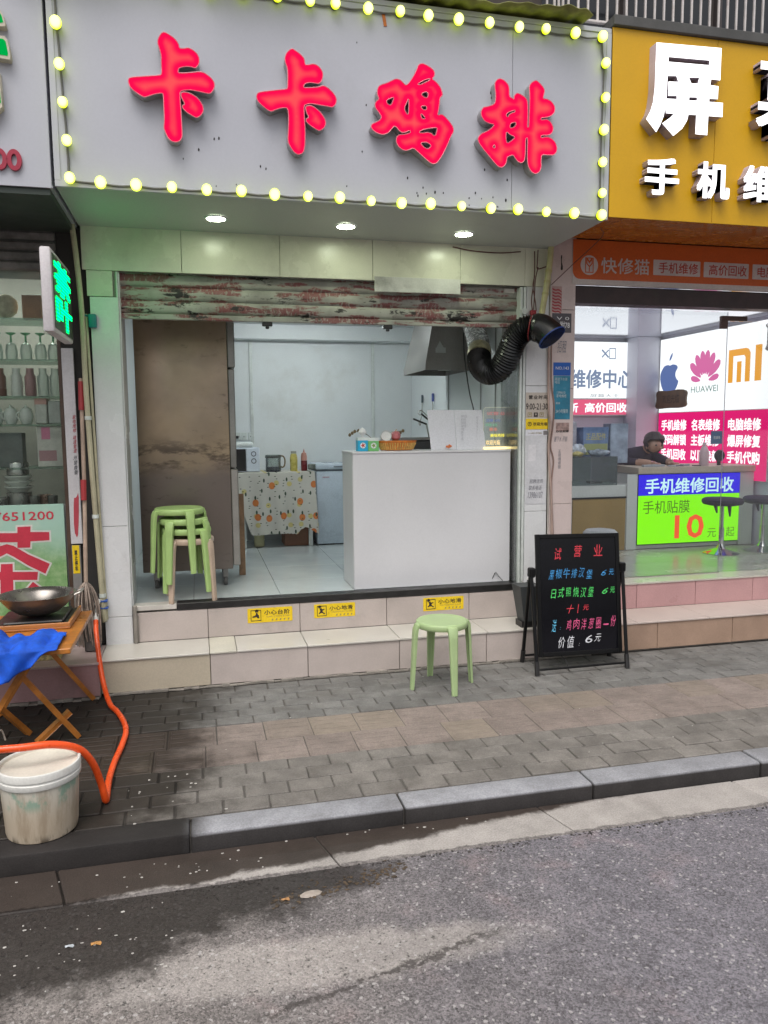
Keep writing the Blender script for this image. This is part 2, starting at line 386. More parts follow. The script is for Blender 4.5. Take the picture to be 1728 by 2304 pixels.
o = cb.build('rice_crumbs', m_crumb); props(o, 'white rice crumbs scattered over the wet kerb and road edge', 'crumbs', None, 'stuff')
lf = MB()
for _ in range(170):
    x = rng.uniform(-.42, .12); y = -2.585+.20*(x+.3)+rng.gauss(0, .028); s = rng.uniform(.002, .008)
    lf.ball((x, y, ZR+.002), s, 1, (rng.uniform(.7, 1.8), rng.uniform(.6, 1.3), .35))
o = lf.build('leaf_litter', M('rotten_leaves', (.075, .052, .032), .8, var=.5, vs=30)); props(o, 'brown rotten leaf litter lying where the wet asphalt ends', 'litter', None, 'stuff')

gr_ = MB()
for _ in range(420):
    x = rng.uniform(-1.6, 2.6); y = -2.452+rng.gauss(0, .010)+(rng.gauss(-.02, .02) if rng.random() < .3 else 0); q = rng.uniform(.0015, .0055)
    gr_.ball((x, y, ZR+.001), q, 1, (rng.uniform(.8, 1.6), rng.uniform(.7, 1.2), .6))
o = gr_.build('black_grit', M('black_grit', (.035, .03, .027), .8, var=.5, vs=60)); props(o, 'black grit and crumbs along the seam between gutter slabs and asphalt', 'grit', None, 'stuff')
t = thing('paper_scrap', 'pale flat scrap of paper at the end of the wet asphalt patch', 'scrap', (-0.272, -2.588, ZR))
bb = MB(); bb.lathe([(0, .004), (.03, .004), (.034, .001), (0, .0005)], (0, 0, 0), 9, Matrix.Translation((-0.272, -2.588, ZR+.001)) @ Matrix.Rotation(rad(8), 4, 'Z') @ Matrix.Diagonal((1.3, .62, 1, 1))); bb.build('scrap_sheet', M('dirty_paper', (.36, .31, .27), .8, var=.2, vs=20), t)
def leaf(x, y, sc_, col, label):
    t = thing('fallen_leaf', label, 'leaf', (x, y, ZR), 'fallen scraps on the wet road')
    b = MB(); n = 7; ct = b.bm.verts.new((x, y, ZR+.006)); ring = [b.bm.verts.new((x+sc_*(1+.35*math.sin(i*2.3))*math.cos(i*2*math.pi/n), y+sc_*.6*(1+.3*math.cos(i*3.1))*math.sin(i*2*math.pi/n), ZR+.002+.004*(i % 2))) for i in range(n)]
    for i in range(n): b.bm.faces.new((ct, ring[i], ring[(i+1) % n]))
    b.build('blade', M('leaf_blade', col, .7, var=.3, vs=40), t, ang=0)
leaf(-1.014, -2.685, .017, (.48, .24, .07), 'small orange leaf scrap lying on the wet road by the left photo edge')
leaf(-0.367, -2.599, .015, (.38, .20, .08), 'small orange-brown leaf scrap beside the pale paper scrap')
leaf(-1.1, -2.678, .014, (.42, .45, .48), 'small pale grey scrap near the orange leaf on the wet road')
# ---------------------------------------------------------------- materials shared by the buildings
WHITE_PAINT = (.74, .74, .74)
m_tile = M('cream_wall_tile', (.62, .62, .50), .28, var=.07, vs=2.5, fine=.02, rnd=.03, dirt=.35, ds=1.6, dcol=(.16, .14, .11))
m_step = M('pinkish_step_tile', (.485, .42, .388), .35, var=.08, vs=3, fine=.03, rnd=.05, dirt=.42, ds=2.2, dcol=(.2, .17, .14))
m_tread = M('white_step_tile', (.545, .515, .47), .35, var=.08, vs=3, fine=.03, rnd=.03, dirt=.35, ds=2.6, dcol=(.25, .21, .17))
m_tan = M('tan_step_tile', (.46, .40, .31), .35, var=.06, vs=2, rnd=.03, dirt=.25, ds=2, dcol=(.2, .16, .12))
m_mortar = M('grey_mortar', (.22, .20, .175), .9, var=.25, vs=9, bump=.5, bs=60)
m_pillar = M('white_pillar_tile', (.66, .665, .67), .25, var=.05, vs=2, fine=.02, dirt=.28, ds=2.5, dcol=(.28, .26, .24))
m_pinkt = M('pale_pink_tile', (.60, .50, .475), .3, var=.07, vs=2.4, fine=.03, dirt=.35, ds=3, dcol=(.24, .17, .14))
m_room = M('white_room_wall', (.70, .735, .74), .5, var=.05, vs=1.3, fine=.02, dirt=.3, ds=1.5, dcol=(.42, .40, .34))
m_floor = M('glossy_floor_tile', (.53, .575, .575), .14, var=.06, vs=1.6, fine=.02, rv=.05, rnd=.02, dirt=.3, ds=2, dcol=(.3, .3, .28))
m_black = M('black_plastic', (.016, .015, .015), .4, var=.2, vs=12)
m_dark = M('dark_void', (.02, .019, .018), .9)
m_alu = M('white_aluminium', (.62, .66, .63), .35, var=.08, vs=6, dirt=.3, ds=5, dcol=(.2, .19, .16))
m_conc = M('old_concrete', (.30, .28, .25), .9, var=.2, vs=4, bump=.3)
def tiles(parent, mat, xs, zs, y, t=.012, gap=.003, name='wall_tile', skip=()):
    for i in range(len(xs)-1):
        for j in range(len(zs)-1):
            if (i, j) in skip: continue
            d = rng.uniform(-.0012, .0012)
            MB().box(xs[i]+gap/2, xs[i+1]-gap/2, y+d, y+d+t, zs[j]+gap/2, zs[j+1]-gap/2, .0016).build(name, mat, parent)

# ---------------------------------------------------------------- chicken shop: walls, floor, ceiling
shop = thing('shop_building', 'open-fronted takeaway shop with cream tiled wall and white interior', 'shop', (.3, 0, ZP))
MB().box(-1.30, 1.90, .014, .30, 2.19, 3.62).box(-1.25, -1.085, .014, .32, ZP, 2.19).box(1.715, 1.90, .014, .30, ZP, 2.19).build('wall_core', m_conc, shop)
tiles(shop, m_tile, [-1.30, -.69, -.056, .577, 1.209, 1.70, 1.895], [2.178, 2.455], 0.)
MB().box(.588, 1.207, -.012, -.002, 2.104, 2.205, .001).build('loose_panel', M('bare_board', (.6, .6, .56), .6, var=.12, vs=5, dirt=.5, ds=4), shop)
tiles(shop, m_tile, [-1.277, -1.118], [2.016, 2.178], .001)
tiles(shop, m_pillar, [-1.262, -1.087], [-.25, -.06, .546, 2.014], -.008)
tiles(shop, m_pillar, [1.714, 1.893], [-.25, .545, 1.47, 2.178], -.002)
MB().box(-1.087, -1.079, .006, .30, -.05, 2.17, .001).build('pillar_reveal', m_pillar, shop)
for a, b in ((1.667, 1.684), (1.692, 1.711), (-1.0995, -1.088)):
    MB().box(a, b, -.004, .075, .002, 2.172, .002).build('guide_rail', m_alu, shop)
MB().box(1.6845, 1.6915, .02, .07, .002, 2.17).build('rail_slot', m_black, shop)
MB().box(-1.32, 1.70, 2.90, 3.0, -.2, 2.5).build('back_wall', m_room, shop)
MB().box(-1.32, -1.20, .33, 2.897, -.2, 2.4).build('side_wall', m_room, shop)
MB().box(1.66, 1.713, .33, 2.897, -.2, 2.4).build('side_wall', m_room, shop)
MB().box(-1.32, 1.72, .305, 3.0, 2.236, 2.33).build('ceiling', m_room, shop)
MB().box(-1.197, 1.657, 2.72, 2.897, 2.085, 2.233, .003).build('ceiling_beam', m_room, shop)
for x in (-.069, 1.226): MB().box(x-.016, x+.016, 2.884, 2.897, .3, 2.08, .002).build('cable_trunking', m_alu, shop)
for y in (1.6, .765, .44): MB().box(1.652, 1.657, y-.008, y+.008, .0, 2.2).build('panel_joint', M('joint_strip', (.3, .31, .3), .5), shop)
MB().box(-1.2, 1.66, .0305, 2.9, -.3, -.014).build('floor_bed', m_mortar, shop)
xs = [-1.2, -.69, -.09, .51, 1.11, 1.655]; ys = [.102, .645, 1.245, 1.845, 2.445, 2.895]
for i in range(5):
    for j in range(5):
        MB().box(xs[i]+.0015, xs[i+1]-.0015, ys[j]+.0015, ys[j+1]-.0015, -.012, rng.uniform(-.0006, .0004), .0008).build('floor_tile', m_floor, shop)
MB().box(-.80, 1.69, -.006, .10, -.042, .006, .004).build('door_sill', m_black, shop)
MB().box(-1.083, -.803, -.004, .10, -.03, .003, .002).build('sill_tile', m_tread, shop)
# ---------------------------------------------------------------- steps in front of the chicken shop
steps = thing('entrance_steps', 'pinkish white tiled steps below the open shop counter', 'steps', (.3, -.2, ZP))
MB().box(-1.25, 2.09, -.343, .012, ZP, -.258).box(-1.08, 2.09, .0135, .03, ZP, -.044).build('mortar_core', m_mortar, steps)
for a, b, m in ((-1.262, -.595, m_tan), (-.595, .033, m_step), (.033, .658, m_step), (.658, 1.284, m_step), (1.284, 1.91, m_step), (1.91, 2.10, m_step)):
    MB().box(a+.0025, b-.0025, -.357+rng.uniform(-.001, .001), -.3435, ZP+.014, -.2585, .0016).build('riser_tile', m, steps)
for a, b, m in ((-1.262, -.598, m_tread), (-.598, -.426, M('yellowed_tile', (.56, .53, .45), .4, var=.1, vs=4)), (-.426, .03, m_tread), (.03, .659, m_tread), (.659, 1.29, m_tread), (1.29, 1.91, m_tread), (1.91, 2.10, m_tread)):
    MB().box(a+.002, b-.002, -.366+rng.uniform(-.002, .002), -.003, -.2575, -.245+rng.uniform(-.001, .001), .002).build('tread_tile', m, steps)
for a, b in ((-1.072, -.599), (-.599, .03), (.03, .656), (.656, 1.284), (1.284, 1.71), (1.71, 1.90)):
    MB().box(a+.002, b-.002, -.001, .0125, -.2435, -.045, .0016).build('upper_riser_tile', m_step, steps)
b = MB()
for i in range(70):
    x = -1.24+i*.0475; b.box(x, x+.05, -.365-rng.uniform(0, .012), -.35, ZP-.004, ZP+rng.uniform(.006, .018), .003)
b.build('mortar_skirting', m_mortar, steps)
MB().box(-1.083, -1.058, -.03, -.0025, -.245, .01, .004).box(-1.075, -1.05, -.015, -.002, -.24, -.06, .003).build('mortar_patch', m_mortar, steps)
# ---------------------------------------------------------------- caution stickers on the upper riser
m_yel = M('yellow_sticker', (.80, .56, .015), .35, var=.05, vs=20)
m_ink = M('black_print', (.03, .022, .02), .5); m_inkg = M('grey_print', (.30, .24, .1), .5)
def sticker(x0, x1, z0, z1, s, label, slip):
    t = thing('caution_sticker', label, 'sticker', ((x0+x1)/2, -.002, z0), 'yellow caution stickers on the riser')
    pl = fy(-.0022)
    poly([rrect(x0, x1, z0, z1, .006)], m_yel, pl, t, 'sheet', .0014, .0009)
    w, h = x1-x0, z1-z0; P = lambda a, b: (x0+a*w, z0+b*h)
    fr = rect(*[q for q in (x0+.07*w, x0+.30*w)], z0+.12*h, z0+.88*h)
    fi = rect(x0+.083*w, x0+.287*w, z0+.17*h, z0+.83*h)
    poly([fr, fi], m_ink, pl, t, 'pictogram_frame', 0, .0022)
    man = [P(.13, .72), P(.17, .78), P(.19, .62), P(.25, .66), P(.255, .6), P(.20, .52), P(.21, .42), P(.27, .3), P(.25, .25), P(.18, .38), P(.12, .28), P(.105, .33), P(.15, .47)] if slip else \
          [P(.20, .78), P(.225, .74), P(.22, .6), P(.255, .5), P(.25, .38), P(.27, .3), P(.22, .3), P(.2, .42), P(.15, .36), P(.10, .38), P(.11, .46), P(.17, .5), P(.19, .62)]
    poly([chaikin(man), circ(*P(.135 if slip else .205, .80), .012*w/.3, n=8)], m_ink, pl, t, 'pictogram', 0, .0022)
    text(s, m_ink, pl, (x0+.37*w, x0+.94*w, z0+.50*h, z0+.84*h), t, bold=.018, off=.0022, space=1.1)
    text('CAUTION STEP' if not slip else 'CAUTION WET FLOOR', m_inkg, pl, (x0+.42*w, x0+.94*w, z0+.34*h, z0+.43*h), t, name='small_lettering', off=.0022)
    b = MB()
    for q in range(5):
        cx, cz = P(.55+.09*q, .16); b.quad(*[(cx+dx*w*.022, -.0046, cz+dz*h*.06) for dx, dz in ((-1, -1), (.3, -1), (1, 1), (-.3, 1))])
    b.build('footprint_marks', m_inkg, t, ang=0)
sticker(-.333, -.023, -.163, -.061, '小心台阶', 'yellow caution sticker nearest the stool stack, reading 小心台阶', False)
sticker(.130, .424, -.158, -.060, '小心地滑', 'middle one of the three yellow caution stickers, below the floor gap', True)
sticker(.930, 1.240, -.160, -.062, '小心地滑', 'yellow caution sticker behind the lone green stool, reading 小心地滑', True)

# ---------------------------------------------------------------- roller shutter
def shutter_mat():
    k = NT('grimy_shutter'); v = k.obj()
    c = k.mix(k.sm(k.noise(v, 5, 6), .3, .7), (.42, .42, .37), (.26, .255, .22))
    x = k.xyz(v)
    red = k.ma('MULTIPLY', k.sm(k.noise(v, 1, 6, .6, stretch=(3.2, 1, 16)), .488, .55), k.sm(k.noise(v, 1, 3, .6, stretch=(55, 1, 30)), .36, .50, .25, 1))
    c = k.mix(k.ma('MULTIPLY', red, .85), c, (.20, .035, .04))
    blk = k.ma('MULTIPLY', k.sm(k.noise(v, 1, 6, .65, stretch=(3.7, 1, 13)), .57, .62), k.sm(k.noise(v, 30, 3), .35, .5))
    c = k.mix(blk, c, (.022, .02, .018))
    c = k.mix(k.sm(k.noise(v, 11, 8, .7), .55, .7, 0, .6), c, (.10, .085, .06))
    k.bump(k.noise(v, 60, 5), .35, .003); return k.fin(c, .55)
m_shut = shutter_mat()
sh = thing('roller_shutter', 'half-open roller shutter with worn red stickers and black grime', 'roller shutter', (.28, .08, 1.89))
def slat(z0, z1, y):
    n = 8; b = MB(); pr = []
    for i in range(n+1):
        t = i/n; pr.append((y-.016*math.sin(math.pi*t)**.6, z0+(z1-z0)*t))
    for i in range(n):
        (ya, za), (yb, zb) = pr[i], pr[i+1]; b.quad((-1.088, ya, za), (1.666, ya, za), (1.666, yb, zb), (-1.088, yb, zb))
    b.quad((-1.088, y, z0), (-1.088, y+.012, z0-.006), (1.666, y+.012, z0-.006), (1.666, y, z0))
    return b
for z0, z1 in ((2.105, 2.185), (2.018, 2.098), (1.934, 2.011)): slat(z0, z1, .075).build('slat', m_shut, sh, ang=50)
MB().box(-1.088, 1.666, .058, .085, 1.890, 1.926, .004).build('bottom_bar', m_shut, sh)
for x in (-.143, .695):
    l = MB().box(x-.034, x+.034, .05, .08, 1.862, 1.889, .004).box(x-.012, x+.012, .05, .075, 1.845, 1.864, .004).build('lock', m_black, sh)
MB().box(1.56, 1.64, .045, .062, 2.135, 2.165, .002).build('tape_label', m_tread, sh)

# ---------------------------------------------------------------- fascia sign of the chicken shop
m_panel = M('grey_acp_panel', (.455, .465, .515), .38, var=.035, vs=.9, fine=.015, dirt=.16, ds=2.2, dcol=(.30, .29, .29))
m_soff = M('soffit_panel', (.40, .42, .40), .4, var=.06, vs=1.2, dirt=.3, ds=1.8, dcol=(.2, .2, .18))
sign = thing('fascia_sign', 'wide grey fascia sign with four glowing red characters 卡卡鸡排', 'shop sign', (.3, -.8, 2.44))
X0, X1, Z0, Z1, YF = -1.307, 1.889, 2.446, 3.548, -.806
MB().box(X0+.003, 1.2505, YF, YF+.004, Z0+.03, Z1-.02).build('face_panel', m_panel, sign)
MB().box(1.2535, X1-.003, YF+.0006, YF+.004, Z0+.03, Z1-.02).build('face_panel', m_panel, sign)
MB().box(X0, X1, YF-.006, YF+.012, Z0-.004, Z0+.028, .002).box(X0, X1, YF-.006, YF+.012, Z1-.018, Z1+.01, .002).box(X0, X0+.03, YF-.0055, YF+.012, Z0+.0285, Z1-.0185).box(X1-.03, X1, YF-.0055, YF+.012, Z0+.0285, Z1-.0185).build('edge_trim', m_panel, sign)
MB().box(X0+.002, X1-.002, YF+.013, -.001, Z0, Z0+.012).build('soffit', m_soff, sign)
MB().box(X0+.002, X0+.012, YF+.013, -.001, Z0+.013, Z1).box(X1-.012, X1-.002, YF+.013, -.001, Z0+.013, Z1).box(X0+.002, X1-.002, YF+.013, -.001, Z1-.002, Z1+.006).build('box_sides', m_panel, sign)
SP = [(-.459,2.747),(-.484,2.742),(-.568,2.68),(.315,3.319),(.365,2.99),(.339,2.736),(-.238,2.616),(-.208,2.605),(.247,2.541),(-.651,2.627),(-.481,2.495),(-.372,2.51),(1.12,3.096),(1.116,3.123),(1.079,2.687),(1.159,2.688),(.606,2.609),(.668,2.514),(.719,2.529),(.772,2.54),(.823,2.539),(.983,2.519),(1.061,2.521),(1.133,2.533),(1.215,2.521),(.983,2.476),(1.163,2.477),(1.223,2.638),(.662,2.529),(.699,2.561),(1.022,2.551)]
b = MB()
for x, z in SP: b.ball((x, YF-.001, z), rng.uniform(.0035, .008), 1, (.8, .4, 1.5))
b.build('screw_holes', m_black, sign)['kind'] = 'stuff'
b = MB().box(.466, .484, YF-.0045, YF-.001, 3.42, 3.485, .001, Matrix.Translation((.475, 0, 3.45)) @ Matrix.Rotation(rad(-10), 4, 'Y') @ Matrix.Translation((-.475, 0, -3.45))); b.build('orange_tape', M('orange_tape', (.55, .15, .02), .6), sign)
LET = [[[(-.727,3.235),(-.708,3.228),(-.673,3.208),(-.654,3.184),(-.65,3.161),(-.63,3.162),(-.606,3.169),(-.583,3.161),(-.56,3.143),(-.55,3.121),(-.551,3.096),(-.563,3.077),(-.575,3.069),(-.596,3.075),(-.629,3.072),(-.654,3.063),(-.66,3.054),(-.661,3.037),(-.63,3.04),(-.58,3.048),(-.549,3.055),(-.524,3.05),(-.494,3.031),(-.477,3.009),(-.474,2.99),(-.483,2.966),(-.501,2.947),(-.524,2.949),(-.567,2.955),(-.606,2.958),(-.633,2.953),(-.655,2.946),(-.656,2.905),(-.653,2.841),(-.651,2.76),(-.651,2.718),(-.662,2.697),(-.682,2.687),(-.708,2.69),(-.727,2.708),(-.742,2.743),(-.745,2.756),(-.74,2.801),(-.741,2.866),(-.741,2.927),(-.752,2.928),(-.784,2.921),(-.817,2.907),(-.84,2.9),(-.865,2.913),(-.893,2.931),(-.908,2.947),(-.915,2.968),(-.913,2.986),(-.9,2.994),(-.826,3.006),(-.755,3.017),(-.745,3.026),(-.746,3.073),(-.744,3.115),(-.753,3.152),(-.761,3.176),(-.757,3.199),(-.743,3.223)],[(-.65,2.94),(-.63,2.945),(-.604,2.941),(-.574,2.927),(-.552,2.906),(-.538,2.88),(-.537,2.857),(-.551,2.833),(-.575,2.818),(-.598,2.829),(-.624,2.843),(-.643,2.86),(-.647,2.874),(-.632,2.883),(-.643,2.905),(-.651,2.922)]],[[(-.06,3.221),(-.04,3.212),(-.011,3.194),(.008,3.176),(.012,3.143),(.027,3.144),(.056,3.153),(.082,3.147),(.104,3.124),(.111,3.101),(.103,3.069),(.085,3.051),(.064,3.053),(.038,3.054),(.012,3.047),(.002,3.035),(.002,3.023),(.05,3.029),(.083,3.034),(.108,3.045),(.132,3.038),(.161,3.016),(.179,2.993),(.184,2.975),(.179,2.953),(.16,2.934),(.131,2.938),(.088,2.941),(.042,2.945),(.019,2.94),(.002,2.931),(.002,2.873),(.006,2.811),(.004,2.734),(-.002,2.693),(-.015,2.677),(-.035,2.67),(-.057,2.68),(-.079,2.709),(-.092,2.736),(-.087,2.804),(-.084,2.866),(-.088,2.911),(-.12,2.909),(-.152,2.897),(-.178,2.884),(-.197,2.89),(-.228,2.912),(-.249,2.931),(-.257,2.952),(-.252,2.97),(-.239,2.98),(-.169,2.994),(-.098,3.007),(-.087,3.012),(-.084,3.064),(-.085,3.116),(-.097,3.145),(-.099,3.169),(-.088,3.197)],[(.008,2.927),(.039,2.935),(.065,2.924),(.094,2.902),(.116,2.873),(.122,2.846),(.112,2.823),(.086,2.804),(.063,2.813),(.034,2.829),(.013,2.846),(.01,2.861),(.028,2.872),(.015,2.892)]],[[(.527,3.119),(.549,3.115),(.566,3.1),(.581,3.088),(.6,3.105),(.625,3.142),(.645,3.179),(.653,3.205),(.677,3.216),(.704,3.208),(.732,3.195),(.75,3.178),(.75,3.154),(.734,3.137),(.76,3.123),(.785,3.097),(.797,3.066),(.797,3.053),(.781,3.039),(.779,3.001),(.771,2.961),(.767,2.942),(.792,2.952),(.813,2.939),(.841,2.913),(.863,2.885),(.864,2.86),(.848,2.836),(.831,2.795),(.806,2.745),(.781,2.704),(.76,2.68),(.738,2.675),(.717,2.684),(.682,2.71),(.647,2.737),(.623,2.754),(.599,2.743),(.578,2.736),(.557,2.74),(.533,2.757),(.521,2.782),(.525,2.807),(.54,2.82),(.578,2.825),(.609,2.837),(.601,2.848),(.578,2.836),(.557,2.832),(.54,2.841),(.523,2.861),(.509,2.863),(.499,2.85),(.475,2.823),(.444,2.812),(.413,2.818),(.386,2.833),(.375,2.85),(.383,2.866),(.407,2.876),(.431,2.892),(.438,2.908),(.421,2.932),(.404,2.95),(.4,2.971),(.407,2.987),(.425,3.002),(.414,3.026),(.416,3.054),(.426,3.074),(.477,3.094),(.508,3.112)],[(.596,3.02),(.598,2.998),(.596,2.944),(.591,2.93),(.575,2.951),(.572,2.967),(.582,2.99)],[(.466,2.999),(.507,3.019),(.51,3.009),(.493,2.973),(.473,2.979)],[(.669,3.051),(.697,3.065),(.713,3.058),(.708,3.033),(.687,3.034)],[(.666,2.984),(.702,2.989),(.702,2.968),(.683,2.965)],[(.665,2.949),(.7,2.92),(.674,2.915)],[(.656,2.843),(.683,2.86),(.753,2.876),(.767,2.871),(.753,2.825),(.721,2.848),(.669,2.838)],[(.663,2.786),(.703,2.792),(.732,2.775),(.71,2.754),(.686,2.762)],[(.647,3.1),(.683,3.124),(.725,3.14),(.722,3.129),(.663,3.098)]],[[(1.145,3.178),(1.173,3.171),(1.197,3.149),(1.204,3.131),(1.205,3.084),(1.224,3.076),(1.234,3.071),(1.235,3.093),(1.254,3.109),(1.282,3.1),(1.311,3.084),(1.321,3.06),(1.323,2.985),(1.32,2.921),(1.328,2.922),(1.33,2.979),(1.332,3.048),(1.332,3.111),(1.328,3.154),(1.345,3.175),(1.371,3.19),(1.395,3.176),(1.42,3.153),(1.428,3.135),(1.421,3.109),(1.418,3.09),(1.439,3.092),(1.468,3.082),(1.488,3.062),(1.496,3.043),(1.491,3.017),(1.469,2.997),(1.437,2.986),(1.407,2.982),(1.407,2.969),(1.441,2.977),(1.463,2.969),(1.481,2.947),(1.487,2.922),(1.475,2.899),(1.453,2.887),(1.408,2.884),(1.407,2.868),(1.446,2.879),(1.475,2.872),(1.501,2.85),(1.512,2.822),(1.509,2.796),(1.491,2.778),(1.462,2.775),(1.413,2.776),(1.41,2.737),(1.413,2.706),(1.402,2.676),(1.373,2.661),(1.345,2.675),(1.326,2.706),(1.322,2.744),(1.321,2.795),(1.323,2.862),(1.312,2.861),(1.31,2.842),(1.309,2.762),(1.303,2.73),(1.283,2.717),(1.258,2.727),(1.24,2.748),(1.231,2.76),(1.208,2.752),(1.194,2.744),(1.191,2.716),(1.177,2.693),(1.156,2.683),(1.135,2.69),(1.11,2.713),(1.075,2.749),(1.04,2.784),(1.017,2.813),(1.01,2.838),(1.032,2.864),(1.067,2.879),(1.098,2.901),(1.115,2.921),(1.084,2.924),(1.053,2.934),(1.032,2.961),(1.03,2.985),(1.042,3.011),(1.073,3.017),(1.108,3.032),(1.118,3.045),(1.121,3.086),(1.114,3.129),(1.115,3.153),(1.127,3.17)],[(1.213,2.935),(1.245,2.945),(1.249,2.931),(1.235,2.915),(1.21,2.908)],[(1.187,2.889),(1.21,2.872),(1.241,2.862),(1.235,2.849),(1.193,2.82),(1.186,2.848)],[(1.116,2.811),(1.12,2.789),(1.102,2.794)],[(1.185,2.983),(1.202,2.997),(1.241,3.012),(1.244,3.003),(1.206,2.987),(1.195,2.965)]]]
def glow_mat():
    k = NT('glowing_red_acrylic'); e = k.n('Emission'); a = k.n('Attribute', attribute_name='edge').outputs['Fac']
    nz = k.noise(k.obj(), 5, 3)
    f = k.ma('ADD', k.sm(a, .014, .055), k.ma('MULTIPLY', k.ma('SUBTRACT', nz, .55), .9), clamp=True)
    f = k.ma('MULTIPLY', f, k.sm(a, .008, .022))
    c = k.mix(f, (.97, .004, .072), (1.0, .068, .078)); k.set(e.inputs[0], c); k.set(e.inputs[1], k.ma('MULTIPLY_ADD', f, .15, 1.0))
    k.set(e.inputs[1], 1.06*EK)
    k.t.links.new(e.outputs[0], k.out.inputs[0]); return k.m
m_glow = glow_mat()
m_ret = M('metal_letter_return', (.42, .40, .40), .35, .6, var=.1)
m_lip = M('pink_letter_lip', (.75, .22, .28), .4)
def seg_d(p, a, b):
    ax, ay = a; bx, by = b; dx, dy = bx-ax, by-ay; L = dx*dx+dy*dy
    t = 0 if L == 0 else max(0, min(1, ((p[0]-ax)*dx+(p[1]-ay)*dy)/L)); return math.hypot(p[0]-ax-t*dx, p[1]-ay-t*dy)
for ch in LET:
    loops = [chaikin(l, 1) for l in ch]
    ret = poly(loops, m_ret, fy(YF), None, 'letter_return', .064, .064)
    fm = poly_mesh(loops, fy(YF), 0, .0652); bm = bmesh.new(); bm.from_mesh(fm)
    xs_ = [p[0] for p in loops[0]]; zs_ = [p[1] for p in loops[0]]
    q = min(xs_)
    while q < max(xs_): bmesh.ops.bisect_plane(bm, geom=bm.verts[:]+bm.edges[:]+bm.faces[:], plane_co=(q, 0, 0), plane_no=(1, 0, 0)); q += .014
    q = min(zs_)
    while q < max(zs_): bmesh.ops.bisect_plane(bm, geom=bm.verts[:]+bm.edges[:]+bm.faces[:], plane_co=(0, 0, q), plane_no=(0, 0, 1)); q += .014
    bm.to_mesh(fm); bm.free()
    segs = [(l[i], l[(i+1) % len(l)]) for l in loops for i in range(len(l))]
    at = fm.attributes.new('edge', 'FLOAT', 'POINT')
    at.data.foreach_set('value', [min(seg_d((v.co.x, v.co.z), a, c) for a, c in segs) for v in fm.vertices])
    f = mesh_obj('character', fm, m_glow, sign); ret.parent = f
    lip = MB()
    for l in loops: lip.tube([(x, YF-.0655, z) for x, z in l]+[(l[0][0], YF-.0655, l[0][1])], .0026, 5, False)
    lip.build('letter_lip', m_lip, f)
# ---------------------------------------------------------------- string of bulbs round the fascia sign
st = thing('string_lights', 'string of yellow bulbs framing the grey fascia sign', 'string lights', (.3, -.82, 2.46))
def bulb_mat():
    k = NT('lit_yellow_bulb'); e = k.n('Emission'); p = k.n('Attribute', attribute_name='core').outputs['Fac']
    k.set(e.inputs[0], k.mix(p, (.70, .92, .0), (1., 1., .30))); k.set(e.inputs[1], k.ma('MULTIPLY_ADD', p, 1.0*EK, 1.9*EK))
    k.t.links.new(e.outputs[0], k.out.inputs[0]); return k.m
m_bulb = bulb_mat()
m_sock = M('olive_bulb_socket', (.13, .13, .04), .5); m_wire = M('grey_wire', (.12, .12, .11), .6)
prof = [(.0, .046), (.010, .044), (.018, .037), (.0225, .026), (.0225, .014), (.019, .004), (.012, 0)]
toY = Matrix.Rotation(rad(90), 4, 'X')
bme = MB().lathe(prof, n=16, mat=toY).mesh('bulb', 80)
ca = bme.attributes.new('core', 'FLOAT', 'POINT'); ca.data.foreach_set('value', [max(0., min(1., (-v.co.y-.020)/.019)) for v in bme.vertices])
sme = MB().lathe([(.0, .012), (.016, .012), (.0165, .0), (.0, .0)], n=12, mat=toY).mesh('bulb_socket')
pts = [(-1.258, 3.238), (-1.25, 3.043), (-1.243, 2.851), (-1.236, 2.669), (-1.228, 2.482)]
pts = [(-1.262, 3.43)]+pts+[(x, 2.466-.008*(i/17)) for i, x in enumerate((-1.08, -.898, -.714, -.534, -.348, -.165, .016, .198, .378, .559, .737, .923, 1.102, 1.277, 1.463, 1.644, 1.825))]
pts += [(1.831, 2.59), (1.83, 2.773), (1.831, 2.96), (1.836, 3.151), (1.838, 3.34), (1.812, 3.488)]+[(x, 3.492) for x in (1.632, 1.444, 1.277, 1.092, .906, .723, .557, .373, .187, .051, -.13, -.31, -.49, -.68, -.86, -1.04)]
for x, z in pts:
    a = rng.uniform(-.25, .25)
    o = mesh_obj('bulb', bme, m_bulb, st, (x, YF-.017, z)); o.rotation_euler = (rng.uniform(-.1, .25), 0, rng.uniform(-.15, .15)); q_ = rng.uniform(.9, 1.08); o.scale = (1.2*q_, 1.1*q_, 1.34*q_)
    s2 = mesh_obj('bulb_socket', sme, m_sock); s2.parent = o; s2.location = (0, .012, 0)
wp = []
for (x, z), (x2, z2) in zip(pts, pts[1:]):
    dz = -.006 if abs(z-z2) < .1 else 0
    wp += [(x, YF-.012, z), ((x+x2)/2+rng.uniform(-.003, .003), YF-.0095, (z+z2)/2+dz)]
MB().tube(spl(wp, 3), .0055, 6).build('wire', m_wire, st)
# ---------------------------------------------------------------- downlights in the soffit
m_led = EM('lit_downlight', (.90, 1., .74), 62)
for (x, y), lab in zip(((-.475, -.351), (.33, -.333), (1.13, -.298)), ('round downlight in the soffit under the first 卡, nearest the green LED sign', 'round downlight in the soffit under the gap between 卡 and 鸡', 'round downlight in the soffit under the last character 排')):
    t = thing('downlight', lab, 'downlight', (x, y, Z0), 'recessed downlights in the sign soffit')
    MB().lathe([(.0, -.001), (.056, -.001), (.056, -.006), (0, -.007)], (x, y, Z0-.002), 24).build('diffuser', m_led, t)
    MB().lathe([(.0565, -.001), (.068, -.001), (.066, -.008), (.0565, -.008), (.0565, -.001)], (x, y, Z0-.0005), 24).build('trim_ring', M('white_trim', (.8, .8, .8), .4), t)
